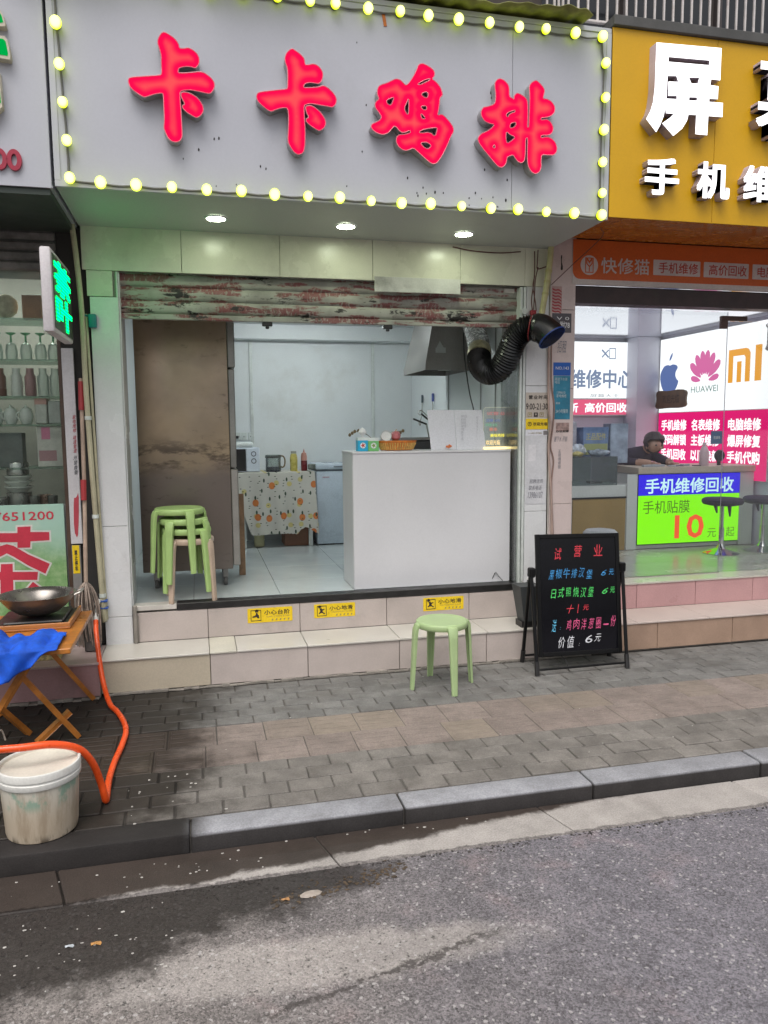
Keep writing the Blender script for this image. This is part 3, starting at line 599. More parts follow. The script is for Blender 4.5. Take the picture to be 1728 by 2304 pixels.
# ---------------------------------------------------------------- things inside the chicken shop
lamp = MB().box(-.25, .95, 1.72, 1.78, 2.205, 2.234, .003).build('unseen_ceiling_lamp', M('lamp_housing', (.8, .8, .8), .4), shop)
MB().box(-.23, .93, 1.727, 1.773, 2.190, 2.2045, .004).build('tube', EM('lit_led_tube', (.93, 1., 1.), 85), lamp)
# tall stainless refrigerator seen from its side
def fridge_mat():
    k = NT('stained_side_painted_reflection'); v = k.obj(); z = k.xyz(v)[2]
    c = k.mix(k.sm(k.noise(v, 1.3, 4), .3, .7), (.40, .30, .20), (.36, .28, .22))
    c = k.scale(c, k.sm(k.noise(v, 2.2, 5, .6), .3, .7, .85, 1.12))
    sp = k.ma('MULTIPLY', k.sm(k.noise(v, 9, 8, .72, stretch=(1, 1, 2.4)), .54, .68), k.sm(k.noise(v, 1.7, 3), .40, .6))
    c = k.mix(k.sm(k.ma('ADD', z, k.ma('MULTIPLY', k.noise(v, 3, 4), .35)), 1.22, .98), c, (.215, .175, .155))  # brown above, darker below: reflection in the steel, put into the colour
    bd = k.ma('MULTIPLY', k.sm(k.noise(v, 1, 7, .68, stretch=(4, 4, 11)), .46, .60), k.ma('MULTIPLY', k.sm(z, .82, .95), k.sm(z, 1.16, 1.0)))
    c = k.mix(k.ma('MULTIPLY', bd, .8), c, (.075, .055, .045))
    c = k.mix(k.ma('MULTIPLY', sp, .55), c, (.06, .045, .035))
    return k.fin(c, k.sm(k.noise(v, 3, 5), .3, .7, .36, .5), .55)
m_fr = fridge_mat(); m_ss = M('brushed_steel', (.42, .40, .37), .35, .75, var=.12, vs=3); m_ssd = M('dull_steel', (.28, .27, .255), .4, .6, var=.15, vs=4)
fr = thing('steel_refrigerator', 'tall stained stainless refrigerator on castors behind the stool stack', 'refrigerator', (-.72, .8, 0))
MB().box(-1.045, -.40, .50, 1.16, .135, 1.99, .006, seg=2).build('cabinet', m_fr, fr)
MB().box(-.398, -.345, .495, 1.15, 1.62, 1.98, .006).build('door', m_ssd, fr)
d = MB().box(-.398, -.352, .500, 1.15, .89, 1.608, .006).build('door', m_ssd, fr)
d = MB().box(-.398, -.345, .500, 1.15, .16, .878, .006).build('door', m_ss, fr)
MB().box(-.3995, -.3985, .51, 1.14, .15, 1.97).build('door_gasket', m_black, fr)
for x in (-.955, -.455):
    for y in (.57, 1.08):
        c = MB().lathe([(0, -.014), (.028, -.014), (.034, -.01), (.034, .01), (.028, .014), (0, .014)], (x, y, .036), 16, Matrix.Rotation(rad(90), 4, 'Y')).build('castor', M('grey_rubber', (.10, .095, .09), .6), fr)
        MB().box(x-.02, x+.02, y-.012, y+.012, .06, .134, .003).build('castor_fork', m_ssd, c)
# ---------------------------------------------------------------- stools
m_gst = M('light_green_plastic', (.36, .475, .235), .42, var=.06, vs=5, fine=.02, dirt=.12, ds=5, dcol=(.2, .26, .12))
m_gst2 = M('bright_green_plastic', (.37, .53, .19), .42, var=.06, vs=5, fine=.02)
m_bst = M('beige_plastic', (.50, .38, .29), .45, var=.08, vs=5)
def stool_meshes():
    seat = MB().lathe([(0, .428), (.128, .428), (.141, .4285), (.1485, .4325), (.156, .4325), (.163, .427), (.1655, .417), (.1655, .398), (.160, .391), (.152, .391), (.148, .412), (0, .412)], n=40).mesh('seat', 40)
    leg = MB(); P = [(.128, .418), (.152, .421), (.170, .412), (.180, .39), (.1845, .35), (.19, .26), (.1975, .13), (.206, .0)]
    wd = [.030, .031, .031, .030, .028, .0255, .022, .018]; th = [.005, .008, .011, .012, .012, .0115, .0105, .0095]
    ring = []
    for i, (r, z) in enumerate(P):
        a = Vector((P[min(i+1, 7)][0]-P[max(i-1, 0)][0], 0, P[min(i+1, 7)][1]-P[max(i-1, 0)][1])).normalized(); n = Vector((-a.z, 0, a.x))
        c = Vector((r, 0, z)); w, t = wd[i], th[i]
        q = [c+n*t+Vector((0, w*.62, 0)), c+n*t*.4+Vector((0, w, 0)), c-n*t+Vector((0, w, 0)), c-n*t*.9+Vector((0, w*.7, 0)), c+n*t*.1+Vector((0, w*.55, 0))]
        q = q+[Vector((p.x, -p.y, p.z)) for p in reversed(q)]
        ring.append([leg.bm.verts.new(p) for p in q])
    for A, B in zip(ring, ring[1:]):
        for j in range(10): leg.bm.faces.new((A[j], A[(j+1) % 10], B[(j+1) % 10], B[j]))
    leg.bm.faces.new(ring[0]); leg.bm.faces.new(list(reversed(ring[-1])))
    return seat, leg.mesh('leg', 30)
SEAT, LEG = stool_meshes()
def stool(loc, rz, mat, label, group=None):
    t = thing('plastic_stool', label, 'stool', loc, group); t.rotation_euler.z = rz
    o = bpy.data.objects.new('seat', SEAT.copy() if mat is not m_gst else SEAT); COL.objects.link(o); o.data.materials.clear(); o.data.materials.append(mat); o.parent = t
    lm = LEG.copy() if mat is not m_gst else LEG; lm.materials.clear(); lm.materials.append(mat)
    for q in range(4):
        l = bpy.data.objects.new('leg', lm); COL.objects.link(l); l.parent = t; l.rotation_euler.z = rad(90*q)
    return t
stool((.842, -.718, ZP), rad(5), m_gst, 'lone light green plastic stool standing on the brick pavement')
G = 'stools stacked beside the steel refrigerator'
stool((-.705, .165, .004), rad(50), m_bst, 'beige stool at the bottom of the stack, resting on the floor', G)
stool((-.722, .168, .072), rad(42), m_gst2, 'lowest green stool in the stack, right above the beige one', G)
stool((-.742, .166, .140), rad(60), m_gst2, 'middle green stool in the stack, second from the top', G)
stool((-.768, .166, .208), rad(25), m_gst2, 'bright green stool on top of the stack', G)
# ---------------------------------------------------------------- counter and what stands on it
m_cnt = M('white_laminate_counter', (.65, .645, .665), .38, var=.04, vs=1.2, fine=.015, dirt=.14, ds=5, dcol=(.4, .4, .4))
ct = thing('shop_counter', 'plain white service counter at the front of the takeaway shop', 'counter', (1.06, .32, 0))
MB().box(.446, 1.652, .118, .130, .004, .988, .002).build('front_panel', m_cnt, ct)
MB().box(.440, 1.655, .112, .53, .9885, 1.004, .003).build('top', m_cnt, ct)
MB().box(.444, .456, .131, .52, .004, .988, .002).build('side_panel', m_cnt, ct)
MB().box(.457, 1.65, .505, .52, .1, .988).build('shelf_back', m_cnt, ct)
MB().tube(spl([(1.51, .112, .028), (1.535, .11, .075), (1.56, .105, .045), (1.59, .10, .012)]), .0025, 5).build('loose_cable', m_black, ct)
m_glass = GLASS('clear_glass', (.97, .985, .98), .8)
gp = thing('glass_partition', 'narrow clear glass panel standing between counter end and shutter rail', 'glass panel', (1.66, .1, 0))
MB().box(1.6555, 1.6635, .015, .34, .01, 1.86).build('pane', m_glass, gp)
def box_print(name, label, cat, x0, x1, y0, y1, z0, z1, col, mark, group=None):
    t = thing(name, label, cat, ((x0+x1)/2, (y0+y1)/2, z0), group)
    MB().box(x0, x1, y0, y1, z0, z1, .002).build('carton', M(name+'_card', col, .45, var=.04), t)
    MB().box(x0-.0005, x1+.0005, y0-.0008, y1, z1-.022, z1+.0008, .001).build('lid_band', M('card_band', (.72, .76, .74), .5), t)
    cx, cz = (x0+x1)/2, z0+(z1-z0)*.42
    poly([circ(cx, cz, .021, n=16)], mark[0], fy(y0), t, 'emblem', 0, .0012)
    poly([[(cx+(.019 if i % 2 else .008)*math.cos(i*math.pi/5), cz+(.019 if i % 2 else .008)*math.sin(i*math.pi/5)) for i in range(10)]], mark[1], fy(y0), t, 'emblem', 0, .002)
    return t
wp_ = M('white_print', (.8, .8, .8), .5); rp_ = M('red_print', (.55, .05, .04), .5)
tb = box_print('tissue_box', 'blue tissue carton on the counter with a white tissue sticking out', 'tissue box', .503, .578, .21, .29, 1.005, 1.105, (.02, .40, .66), (wp_, rp_))
MB().lathe([(.004, 1.10), (.012, 1.12), (.028, 1.135), (.032, 1.142), (.018, 1.165), (.0, 1.178)], (0, 0, 0), 9, Matrix.Translation((.545, .25, 0)) @ Matrix.Shear('XY', 4, (.0, .0))).build('tissue', M('tissue_paper', (.78, .77, .78), .8), tb)
box_print('tissue_box', 'green tissue carton on the counter beside the blue one', 'tissue box', .580, .660, .21, .29, 1.005, 1.100, (.18, .50, .17), (wp_, M('olive_print', (.25, .35, .1), .5)))
m_org = M('orange_wicker', (.62, .19, .03), .55, var=.2, vs=40, bump=.3, bs=200); m_wick = M('straw_wicker', (.62, .36, .10), .6, var=.2, vs=60)
bk = thing('wicker_basket', 'shallow orange woven basket on the counter left of the menu', 'basket', (.805, .26, 1.005))
b = MB(); pr = [(.0, .004), (.118, .004), (.146, .066), (.152, .066), (.152, .074), (.138, .074), (.112, .012), (0, .012)]
b.lathe(pr, (0, 0, 0), 28, Matrix.Translation((.806, .26, 1.004)) @ Matrix.Diagonal((1, .5, 1, 1))); b.build('tray', m_org, bk)
for i in range(22):
    a = rad(180+8.2*i+4); c, s_ = math.cos(a), math.sin(a)
    MB().tube([(.806+.121*c, .26+.0605*s_-.002, 1.014), (.806+.144*c, .26+.072*s_-.003, 1.062)], .006, 5).build('wicker_strand', m_wick, bk)
o = thing('red_onion', 'pinkish red onion lying on the orange basket', 'onion', (.797, .25, 1.078))
MB().lathe([(0, .036), (.006, .034), (.02, .032), (.034, .018), (.037, .0), (.033, -.018), (.018, -.031), (0, -.036)], (.797, .25, 1.114), 20).build('bulb_skin', M('red_onion_skin', (.50, .16, .17), .3, var=.35, vs=18), o)
MB().tube([(.797, .25, 1.148), (.80, .247, 1.158), (.806, .244, 1.163)], [.005, .003, .0015], 6).build('stalk', m_wick, o)
o = thing('white_cup', 'round white cup tipped on its side on the orange basket', 'cup', (.722, .25, 1.077))
cm = Matrix.Translation((.722, .25, 1.115)) @ Matrix.Rotation(rad(82), 4, 'X')
MB().lathe([(.03, -.05), (.038, .0), (.040, .012), (.038, .012), (.035, .004), (0, .002)], (0, 0, 0), 22, cm).build('cup_body', M('white_plastic', (.75, .76, .74), .35), o)
# open menu standing on the counter
m_pap = M('white_paper', (.70, .70, .745), .7, var=.02)
mn = thing('menu_folder', 'open white menu folder with faint print standing on the counter', 'menu', (1.27, .25, 1.005))
def sheet(x0, x1, xb0, xb1, y0, y1): return MB().hexa([(xb0, y0, 1.005), (xb1, y1, 1.005), (xb1, y1+.004, 1.005), (xb0, y0+.004, 1.005)], [(x0, y0+.03, 1.302), (x1, y1+.03, 1.302), (x1, y1+.034, 1.302), (x0, y0+.034, 1.302)])
mp = sheet(1.043, 1.2575, 1.066, 1.2725, .235, .25).build('page', m_pap, mn)
mp2 = sheet(1.2605, 1.475, 1.2755, 1.50, .25, .235).build('page', m_pap, mn)
m_fnt = M('faint_print', (.40, .39, .44), .7)
tx = '香辣鸡排汉堡\n奥尔良烤堡\n照烧鸡腿堡\n黑椒牛排堡\n洋葱圈\n薯条\n可乐\n套餐'
p1 = PL((0, .237, 1.005), (1, .03, 0), (0, .09, 1)); p2 = PL((0, .262, 1.005), (1, -.03, 0), (0, .09, 1))
for pl, bx, pg in ((p1, (1.09, 1.135, .09, .24), mp), (p1, (1.20, 1.215, .08, .25), mp), (p2, (1.30, 1.345, .07, .26), mp2), (p2, (1.42, 1.435, .07, .25), mp2)):
    text(tx, m_fnt, pl, bx, pg, 'print', off=.006 if pg is mp else .012)
text('欢迎品尝\n美味鸡排', m_fnt, p1, (1.13, 1.20, .085, .15), mp, 'print', off=.006)
b = MB()
for dx, dz, r in ((0, 0, .014), (.014, .004, .012), (-.014, .002, .012), (.004, .012, .009)): b.ball((1.20+dx, .222, 1.028+dz), r, 1, (1, .2, .8))
b.build('chicken_picture', M('fried_chicken_print', (.62, .16, .04), .6, var=.3, vs=50), mp)
# acrylic LED menu board
ac = thing('led_menu_board', 'clear acrylic light-up menu board with coloured lettering at the counter end', 'menu board', (1.59, .25, 1.005))
MB().box(1.481, 1.70, .225, .285, 1.005, 1.022, .003).build('lit_base', EM('warm_led_base', (1., .78, .36), 2.0), ac)
pa = fy(.25)
poly([rrect(1.484, 1.694, 1.0225, 1.321, .022)], GLASS('acrylic', (.93, .95, .93), .9, .22), pa, ac, 'acrylic_sheet', .006, 0)
poly([rrect(1.484, 1.694, 1.0225, 1.321, .022), rrect(1.487, 1.691, 1.0255, 1.318, .020)], EM('acrylic_edge_glow', (.95, .92, .66), .55), pa, ac, 'acrylic_edge', 0, .001)
for s, col, bx, e in (('试营业', (.9, .35, .35), (1.51, 1.66, 1.262, 1.288), .6), ('汉堡 6元', (.25, .35, .8), (1.505, 1.62, 1.212, 1.234), .5), ('鸡排 8元', (.3, .75, .45), (1.50, 1.60, 1.178, 1.20), .6), ('薯条', (.9, .35, .25), (1.53, 1.60, 1.142, 1.168), .7), ('美味鸡排', (1., .9, .1), (1.54, 1.655, 1.096, 1.122), 1.2), ('欢迎光临', (1., .75, .35), (1.505, 1.62, 1.038, 1.074), 1.4)):
    text(s, EM('lit_ink', col, e), pa, bx, ac, off=.0015, bold=.012)
# dark twigs behind the tissue cartons, fryer and tongs, cord
tw = thing('dried_flowers', 'sprig of dried brown flowers behind the tissue cartons', 'dried flowers', (.69, .4, 1.005))
MB().tube(spl([(.69, .41, 1.005), (.66, .40, 1.08), (.60, .40, 1.13), (.53, .4, 1.148), (.48, .4, 1.125)]), .0022, 5).tube(spl([(.69, .41, 1.005), (.73, .41, 1.09), (.80, .4, 1.14), (.89, .4, 1.148)]), .0022, 5).build('stem', M('dry_stem', (.16, .12, .06), .8), tw)
for p in ((.481, .4, 1.122), (.50, .4, 1.136), (.519, .4, 1.148), (.547, .4, 1.153), (.893, .4, 1.150), (.872, .4, 1.137)): MB().ball(p, .0125, 1, (1, 1, 1.2)).build('flower_head', M('dry_flower', (.17, .12, .055), .8, var=.4, vs=60), tw)
fy_ = thing('deep_fryer', 'dark grey box-shaped fryer behind the orange basket', 'fryer', (1.2, .95, 0))
MB().box(1.0, 1.42, .80, 1.2, .82, 1.07, .008).build('body', M('fryer_enamel', (.055, .055, .058), .4), fy_)
MB().box(.985, 1.435, .785, 1.215, 1.0705, 1.092, .004).build('rim', m_ssd, fy_)
MB().box(1.0, 1.42, .8, 1.2, .0, .8195).build('cupboard', m_ssd, fy_)
b = thing('kitchen_tongs', 'black-handled tongs leaning up behind the white menu', 'tongs', (1.17, .72, 1.095))
MB().tube([(1.175, .72, 1.2), (1.06, .70, 1.243)], .008, 6).tube([(1.20, .72, 1.23), (1.125, .70, 1.283)], .008, 6).build('handle', m_black, b)
MB().tube([(1.22, .8, 1.096), (1.175, .722, 1.2)], .006, 6).tube([(1.24, .8, 1.096), (1.20, .722, 1.23)], .006, 6).tube(spl([(1.19, .73, 1.26), (1.13, .71, 1.31), (1.10, .70, 1.29), (1.12, .70, 1.27)]), .004, 5).build('steel_jaw', m_ss, b)
for y, lab, col in ((2.42, 'dark grey handle of the utensil hanging nearer the room corner on the white side wall', (.09, .12, .14)), (2.05, 'blue handle of the utensil hanging nearer the street on the white side wall', (.06, .09, .35))):
    u = thing('hanging_utensil', lab.replace(' handle of the', '-handled') if False else lab.replace('handle of the utensil', 'handled utensil'), 'utensil', (1.645, y, 1.42), 'utensils hanging on the side wall')
    MB().box(1.632, 1.650, y-.014, y+.014, 1.43, 1.51, .004).build('handle', M('utensil_grip', col, .4), u)
    MB().tube([(1.641, y, 1.43), (1.638, y, 1.30), (1.62, y, 1.24)], .005, 6).ball((1.615, y, 1.22), .03, 1, (.5, 1, 1)).build('steel_shank', m_ss, u)
# ---------------------------------------------------------------- extractor hood, foil pipe, black duct
hd = thing('extractor_hood', 'grey steel extractor hood hanging above the counter', 'extractor hood', (1.45, 1.3, 1.66))
def frus(b, x0, x1, y0, y1, z0, X0, X1, Y0, Y1, Z1): return b.hexa([(x0, y0, z0), (x1, y0, z0), (x1, y1, z0), (x0, y1, z0)], [(X0, Y0, Z1), (X1, Y0, Z1), (X1, Y1, Z1), (X0, Y1, Z1)])
b = MB(); o4 = [(1.252, 1.0), (1.655, 1.0), (1.655, 1.70), (1.252, 1.70)]; t4 = [(1.36, 1.06), (1.59, 1.06), (1.59, 1.62), (1.36, 1.62)]
B_ = [b.bm.verts.new((x, y, 1.70)) for x, y in o4]; T_ = [b.bm.verts.new((x, y, 2.21)) for x, y in t4]; L_ = [b.bm.verts.new((x, y, 1.655)) for x, y in o4]
for i in range(4):
    j = (i+1) % 4; b.bm.faces.new((B_[i], B_[j], T_[j], T_[i])); b.bm.faces.new((L_[i], L_[j], B_[j], B_[i]))
b.bm.faces.new(T_)
b.build('canopy', M('hood_steel', (.25, .243, .23), .38, .2, var=.14, vs=3, dirt=.35, ds=4, dcol=(.07, .06, .05)), hd, ang=20)
MB().box(1.27, 1.645, 1.02, 1.68, 1.70, 1.706).build('filter', m_dark, hd)
MB().box(1.42, 1.53, 1.06, 1.2, 1.665, 1.699, .004).build('grease_cup', m_ssd, hd)
ph = PL((0, 1.0, 1.70), (1, 0, 0), (0, .06, .51))
poly([[(1.345, .10), (1.435, .10), (1.435, .145), (1.418, .145), (1.385, .20), (1.355, .145), (1.345, .14)]], M('silver_label', (.45, .48, .48), .5), ph, hd, 'label', 0, .002)
m_foil = M('crinkled_foil', (.78, .78, .76), .25, .55, var=.25, vs=40, bump=.9, bs=70, rv=.1)
fp = thing('foil_pipe', 'silver foil flue pipe joining the hood to the black duct', 'flue pipe', (1.6, .8, 1.9))
b = MB(); c = spl([(1.63, 1.05, 2.16), (1.60, .83, 2.03), (1.555, .6, 1.90), (1.515, .44, 1.81), (1.472, .31, 1.715)], 14); b.tube(c, [.084+.003*(i % 2) for i in range(len(c))], 18); b.build('pipe', m_foil, fp, ang=60)
MB().tube([(1.495, .37, 1.76), (1.481, .335, 1.735), (1.468, .30, 1.705)], [.089, .092, .091], 18).build('tape_collar', M('yellowed_tape', (.42, .38, .22), .4, .3, var=.3, vs=30), fp)
m_duct = M('black_ribbed_duct', (.006, .006, .0065), .34, var=.3, vs=20)
du = thing('flexible_duct', 'black ribbed flexible duct hanging in a U below the shutter', 'duct', (1.6, 0, 1.6))
path = spl([(1.468, .305, 1.705), (1.452, .25, 1.65), (1.456, .185, 1.60), (1.478, .11, 1.572), (1.53, .045, 1.594), (1.566, -.02, 1.68), (1.585, -.09, 1.785), (1.625, -.145, 1.848), (1.685, -.185, 1.865)], 11)
MB().tube(path, [.087+(.0055 if i % 2 else -.005) for i in range(len(path))], 20).build('ribbed_hose', m_duct, du, ang=70)
el = spl([(1.68, -.18, 1.865), (1.735, -.215, 1.852), (1.772, -.25, 1.815), (1.79, -.272, 1.782)], 5)
MB().tube(el, [.088, .094, .099, .1]+[.1]*(len(el)-4), 20).build('elbow', M('black_rubber_elbow', (.012, .012, .0125), .33), du, ang=60)
MB().tube(el[-2:], [.107, .105], 22).build('blue_collar', M('blue_plastic_collar', (.012, .045, .22), .35), du)
ring = [(1.685+.0, -.185, 1.865)]
a = (el[1]-el[0]).normalized(); p_ = a.orthogonal().normalized(); q_ = a.cross(p_)
MB().tube([Vector((1.672, -.176, 1.866))+(p_*math.cos(t)+q_*math.sin(t))*.094 for t in [i*2*math.pi/24 for i in range(25)]], .004, 6, False).build('red_tie', M('red_cord', (.25, .015, .02), .5), du)
cd = thing('hanging_cable', 'thin black cord hanging from the hood down to the counter', 'cord', (1.56, .8, 1.3))
MB().tube(spl([(1.59, 1.0, 2.1), (1.578, .965, 1.9), (1.574, .93, 1.75), (1.555, .8, 1.55), (1.535, .68, 1.42), (1.497, .5, 1.31), (1.485, .45, 1.2)]), .0055, 6).build('cable', m_black, cd)
# ---------------------------------------------------------------- back of the shop: table, cloth, freezer and groceries
def cloth_mat():
    k = NT('fruit_print_cloth'); v = k.obj(); q = k.n('Mapping'); x_ = k.xyz(v); cb = k.n('CombineXYZ'); k.set(cb.inputs[0], x_[0]); k.set(cb.inputs[1], x_[2]); v = cb.outputs[0]
    c = k.mix(k.sm(k.noise(v, 3, 4), .3, .7), (.62, .605, .54), (.55, .535, .48))
    def spots(scale, off, r, cols, thr, sq=1.):
        off = (off[0], off[2], 0)
        nonlocal c
        mp = k.n('Mapping'); k.set(mp.inputs[0], v); mp.inputs['Location'].default_value = off; mp.inputs['Scale'].default_value = (scale, scale*sq, 1)
        x = k.n('TexVoronoi', feature='F1', voronoi_dimensions='2D'); k.set(x.inputs['Vector'], mp.outputs[0]); x.inputs['Scale'].default_value = 1; x.inputs['Randomness'].default_value = .62
        rc = k.xyz(x.outputs['Color']); on = k.ma('GREATER_THAN', rc[0], thr)
        m_ = k.ma('MULTIPLY', k.sm(x.outputs['Distance'], r, r*.82), on)
        c = k.mix(m_, c, k.mix(k.ma('MULTIPLY', rc[1], k.sm(x.outputs['Distance'], 0, r)), cols[0], cols[1]))
    spots(9.5, (.3, 0, .1), .26, ((.62, .53, .20), (.52, .49, .26)), .55)
    spots(7.0, (.1, 0, .45), .23, ((.66, .22, .05), (.52, .09, .025)), .50, .85)
    spots(13, (.7, 0, .2), .13, ((.03, .06, .035), (.06, .09, .05)), .3, .45)
    spots(12, (.2, 0, .9), .12, ((.03, .05, .03), (.05, .08, .04)), .4, 2.4)
    return k.fin(c, .6)
tb = thing('side_table', 'low table under the fruit-print cloth at the back wall', 'table', (.12, 2.6, 0))
MB().box(-.25, .49, 2.33, 2.85, .715, .738, .003).build('tabletop', M('table_board', (.5, .42, .3), .5), tb)
for x in (-.21, .45):
    for y in (2.37, 2.81): MB().box(x-.02, x+.02, y-.02, y+.02, 0, .7145, .002).build('leg', m_alu, tb)
cl = MB(); nx, nz = 46, 14; gv = []
hem = lambda u: .115+.02*math.sin(u*3.1)+(.075 if u > .78 else 0)*(1-abs(u-.86)/.14 if u > .72 else 0)+(.38*(1-u/.16) if u < .16 else 0)
for j in range(nz+1):
    row = []
    for i in range(nx+1):
        u = i/nx; w = j/nz; x = -.262+.756*u+(.03*w if u > .8 else 0)*(u-.8)*5
        zb = max(.09, hem(u))+(.006 if i % 2 else 0); z = .745+(zb-.745)*w
        y = 2.315-.012*w-.016*w*math.sin(u*27)-.03*w*math.exp(-((u-.88)/.06)**2)
        row.append(cl.bm.verts.new((x, y, z)))
    gv.append(row)
tp = [cl.bm.verts.new((-.262+.756*i/nx, 2.87, .7445)) for i in range(nx+1)]
tp1 = [cl.bm.verts.new((-.262+.756*i/nx, 2.33, .748)) for i in range(nx+1)]
gv = [tp, tp1]+gv
for A, B in zip(gv, gv[1:]):
    for i in range(nx): cl.bm.faces.new((A[i], A[i+1], B[i+1], B[i]))
o = cl.build('tablecloth', cloth_mat(), ang=60); props(o, 'white tablecloth printed with oranges and lemons over the side table', 'tablecloth')
cbx = thing('cardboard_box', 'brown cardboard box on the floor under the fruit-print cloth', 'box', (.31, 2.5, 0))
MB().box(.19, .435, 2.40, 2.7, .001, .19, .003).build('carton', M('brown_card', (.24, .125, .08), .8, var=.12), cbx)
wbk = thing('board_strip', 'brown wooden board leaning between the refrigerator and the table', 'board', (-.31, 1.25, 0))
MB().box(-.335, -.285, .93, .96, .002, .66, .003).build('plank', M('brown_wood', (.23, .14, .08), .7, var=.25, vs=12), wbk)
jar = thing('glass_jar', 'yellowish glass jar on the floor below the hem of the cloth', 'jar', (-.06, 2.45, 0))
MB().lathe([(0, .004), (.05, .004), (.052, .02), (.052, .12), (.04, .14), (.04, .16), (0, .16)], (-.06, 2.44, 0), 16).build('jar_body', M('yellow_glass', (.45, .43, .25), .15), jar)
mw = thing('microwave', 'white microwave oven with a black door on the fruit-cloth table', 'microwave', (-.15, 2.62, .75))
m_wpl = M('bluish_white_plastic', (.66, .72, .80), .35, var=.03)
MB().box(-.42, -.035, 2.44, 2.83, .753, .99, .006).build('case', m_wpl, mw)
MB().box(-.40, -.172, 2.428, 2.439, .762, .978, .003).build('door', m_black, mw)
MB().box(-.168, -.040, 2.428, 2.439, .758, .985, .003).build('control_panel', m_wpl, mw)
for z, r in ((.93, .026), (.86, .026)):
    k_ = MB().lathe([(r-.008, .0), (r-.008, .004), (r, .004), (r, 0)], (-.095, 2.428, z), 20, toY).build('dial_ring', M('dial_grey', (.10, .11, .14), .4), mw)
MB().box(-.36, -.09, 2.46, 2.62, .9915, 1.046, .022, seg=3).build('rolled_towel', M('white_towel', (.70, .74, .72), .9), None).select_set(False)
props(bpy.data.objects['rolled_towel'], 'folded white towel lying on top of the microwave', 'towel')
pt = thing('glass_kettle', 'glass jug with dark blue liquid and a brown handle beside the microwave', 'kettle', (.10, 2.47, .75))
MB().lathe([(.078, .760), (.074, .85), (.076, .905), (.080, .915), (.077, .915), (.072, .90), (.070, .85), (.073, .80)], (.10, 2.47, 0), 22).build('glass_body', GLASS('jug_glass', (.82, .86, .84), .9, .12), pt)
MB().lathe([(0, .751), (.072, .751), (.077, .765), (.0725, .80), (0, .80)], (.10, 2.47, 0), 22).build('dark_liquid', M('navy_base', (.012, .016, .05), .3), pt)
MB().lathe([(.0775, .888), (.0815, .89), (.0815, .902), (.0775, .904)], (.10, 2.47, 0), 22).build('rim_band', M('dark_band', (.08, .075, .07), .4), pt)
MB().tube(spl([(.168, 2.47, .905), (.20, 2.47, .90), (.217, 2.47, .865), (.212, 2.47, .81), (.19, 2.47, .79), (.174, 2.47, .80)]), .008, 8).build('handle', M('brown_handle', (.16, .12, .06), .4), pt)
def bottle(name, label, x, y, prof, mat, cap, capprof):
    t = thing(name, label, 'bottle', (x, y, .75)); MB().lathe(prof, (x, y, 0), 18).build('body', mat, t); MB().lathe(capprof, (x, y, 0), 14).build('cap', cap, t); return t
bottle('sauce_bottle', 'yellow mustard bottle standing on the fruit-cloth table', .303, 2.45, [(0, .751), (.036, .752), (.038, .76), (.038, .885), (.033, .91), (.028, .925), (0, .926)], M('mustard', (.52, .45, .12), .3, var=.15, vs=20), M('grey_cap', (.35, .36, .32), .4), [(.028, .927), (.0285, .951), (0, .952)])
sb = bottle('sauce_bottle', 'dark red ketchup squeeze bottle right of the mustard bottle', .407, 2.45, [(0, .751), (.03, .752), (.0315, .76), (.0315, .855), (0, .856)], M('ketchup', (.16, .025, .03), .3), M('pink_cap', (.50, .25, .20), .4), [(.0315, .857), (.031, .90), (.024, .93), (.018, .934), (.011, .936), (.008, .952), (.002, .972), (0, .973)])
bx = thing('tape_roll', 'small dark box standing on the left end of the chest freezer', 'box', (.49, 2.42, .76))
MB().box(.445, .526, 2.39, 2.47, .767, .818, .004).build('box_body', M('grey_green_box', (.16, .18, .16), .5, var=.5, vs=40), bx); bx.name = 'small_box'
fz = thing('chest_freezer', 'pale blue-white chest freezer between the table and the counter', 'freezer', (.85, 2.6, 0))
m_frz = M('freezer_enamel', (.50, .585, .66), .3, var=.04)
MB().box(.515, 1.2, 2.35, 2.86, .012, .745, .008, seg=2).build('body', m_frz, fz)
MB().box(.513, 1.202, 2.345, 2.865, .765, .818, .008, seg=2).build('lid', m_frz, fz)
MB().box(.52, 1.195, 2.352, 2.86, .7455, .7645).build('lid_seal', M('dark_seal', (.10, .12, .14), .6), fz)
MB().box(.69, .80, 2.338, 2.346, .785, .80, .002).build('handle', M('grey_handle', (.16, .19, .22), .4), fz)
MB().box(.53, 1.18, 2.38, 2.85, .0, .0115).build('base', m_black, fz)
text('XINGX', M('brand_red', (.35, .06, .10), .5), fy(2.35), (.575, .648, .680, .695), fz, bold=.02)
for x in (-.215, -.155, -.085):
    s_ = thing('wall_socket', {-.215: 'white wall socket nearest the refrigerator, with a black plug', -.155: 'middle white wall socket above the microwave', -.085: 'white wall socket beside the vertical trunking'}[x], 'socket', (x, 2.88, 1.05), 'sockets above the microwave')
    MB().box(x-.029, x+.029, 2.886, 2.899, 1.06, 1.14, .003).build('plate', m_alu, s_)
    MB().box(x-.008, x-.004, 2.884, 2.8862, 1.09, 1.105).box(x+.004, x+.008, 2.884, 2.8862, 1.09, 1.105).build('pin_holes', m_black, s_)
    if x == -.215: MB().box(x-.025, x+.0, 2.85, 2.884, 1.075, 1.105, .004).build('plug', m_black, s_)
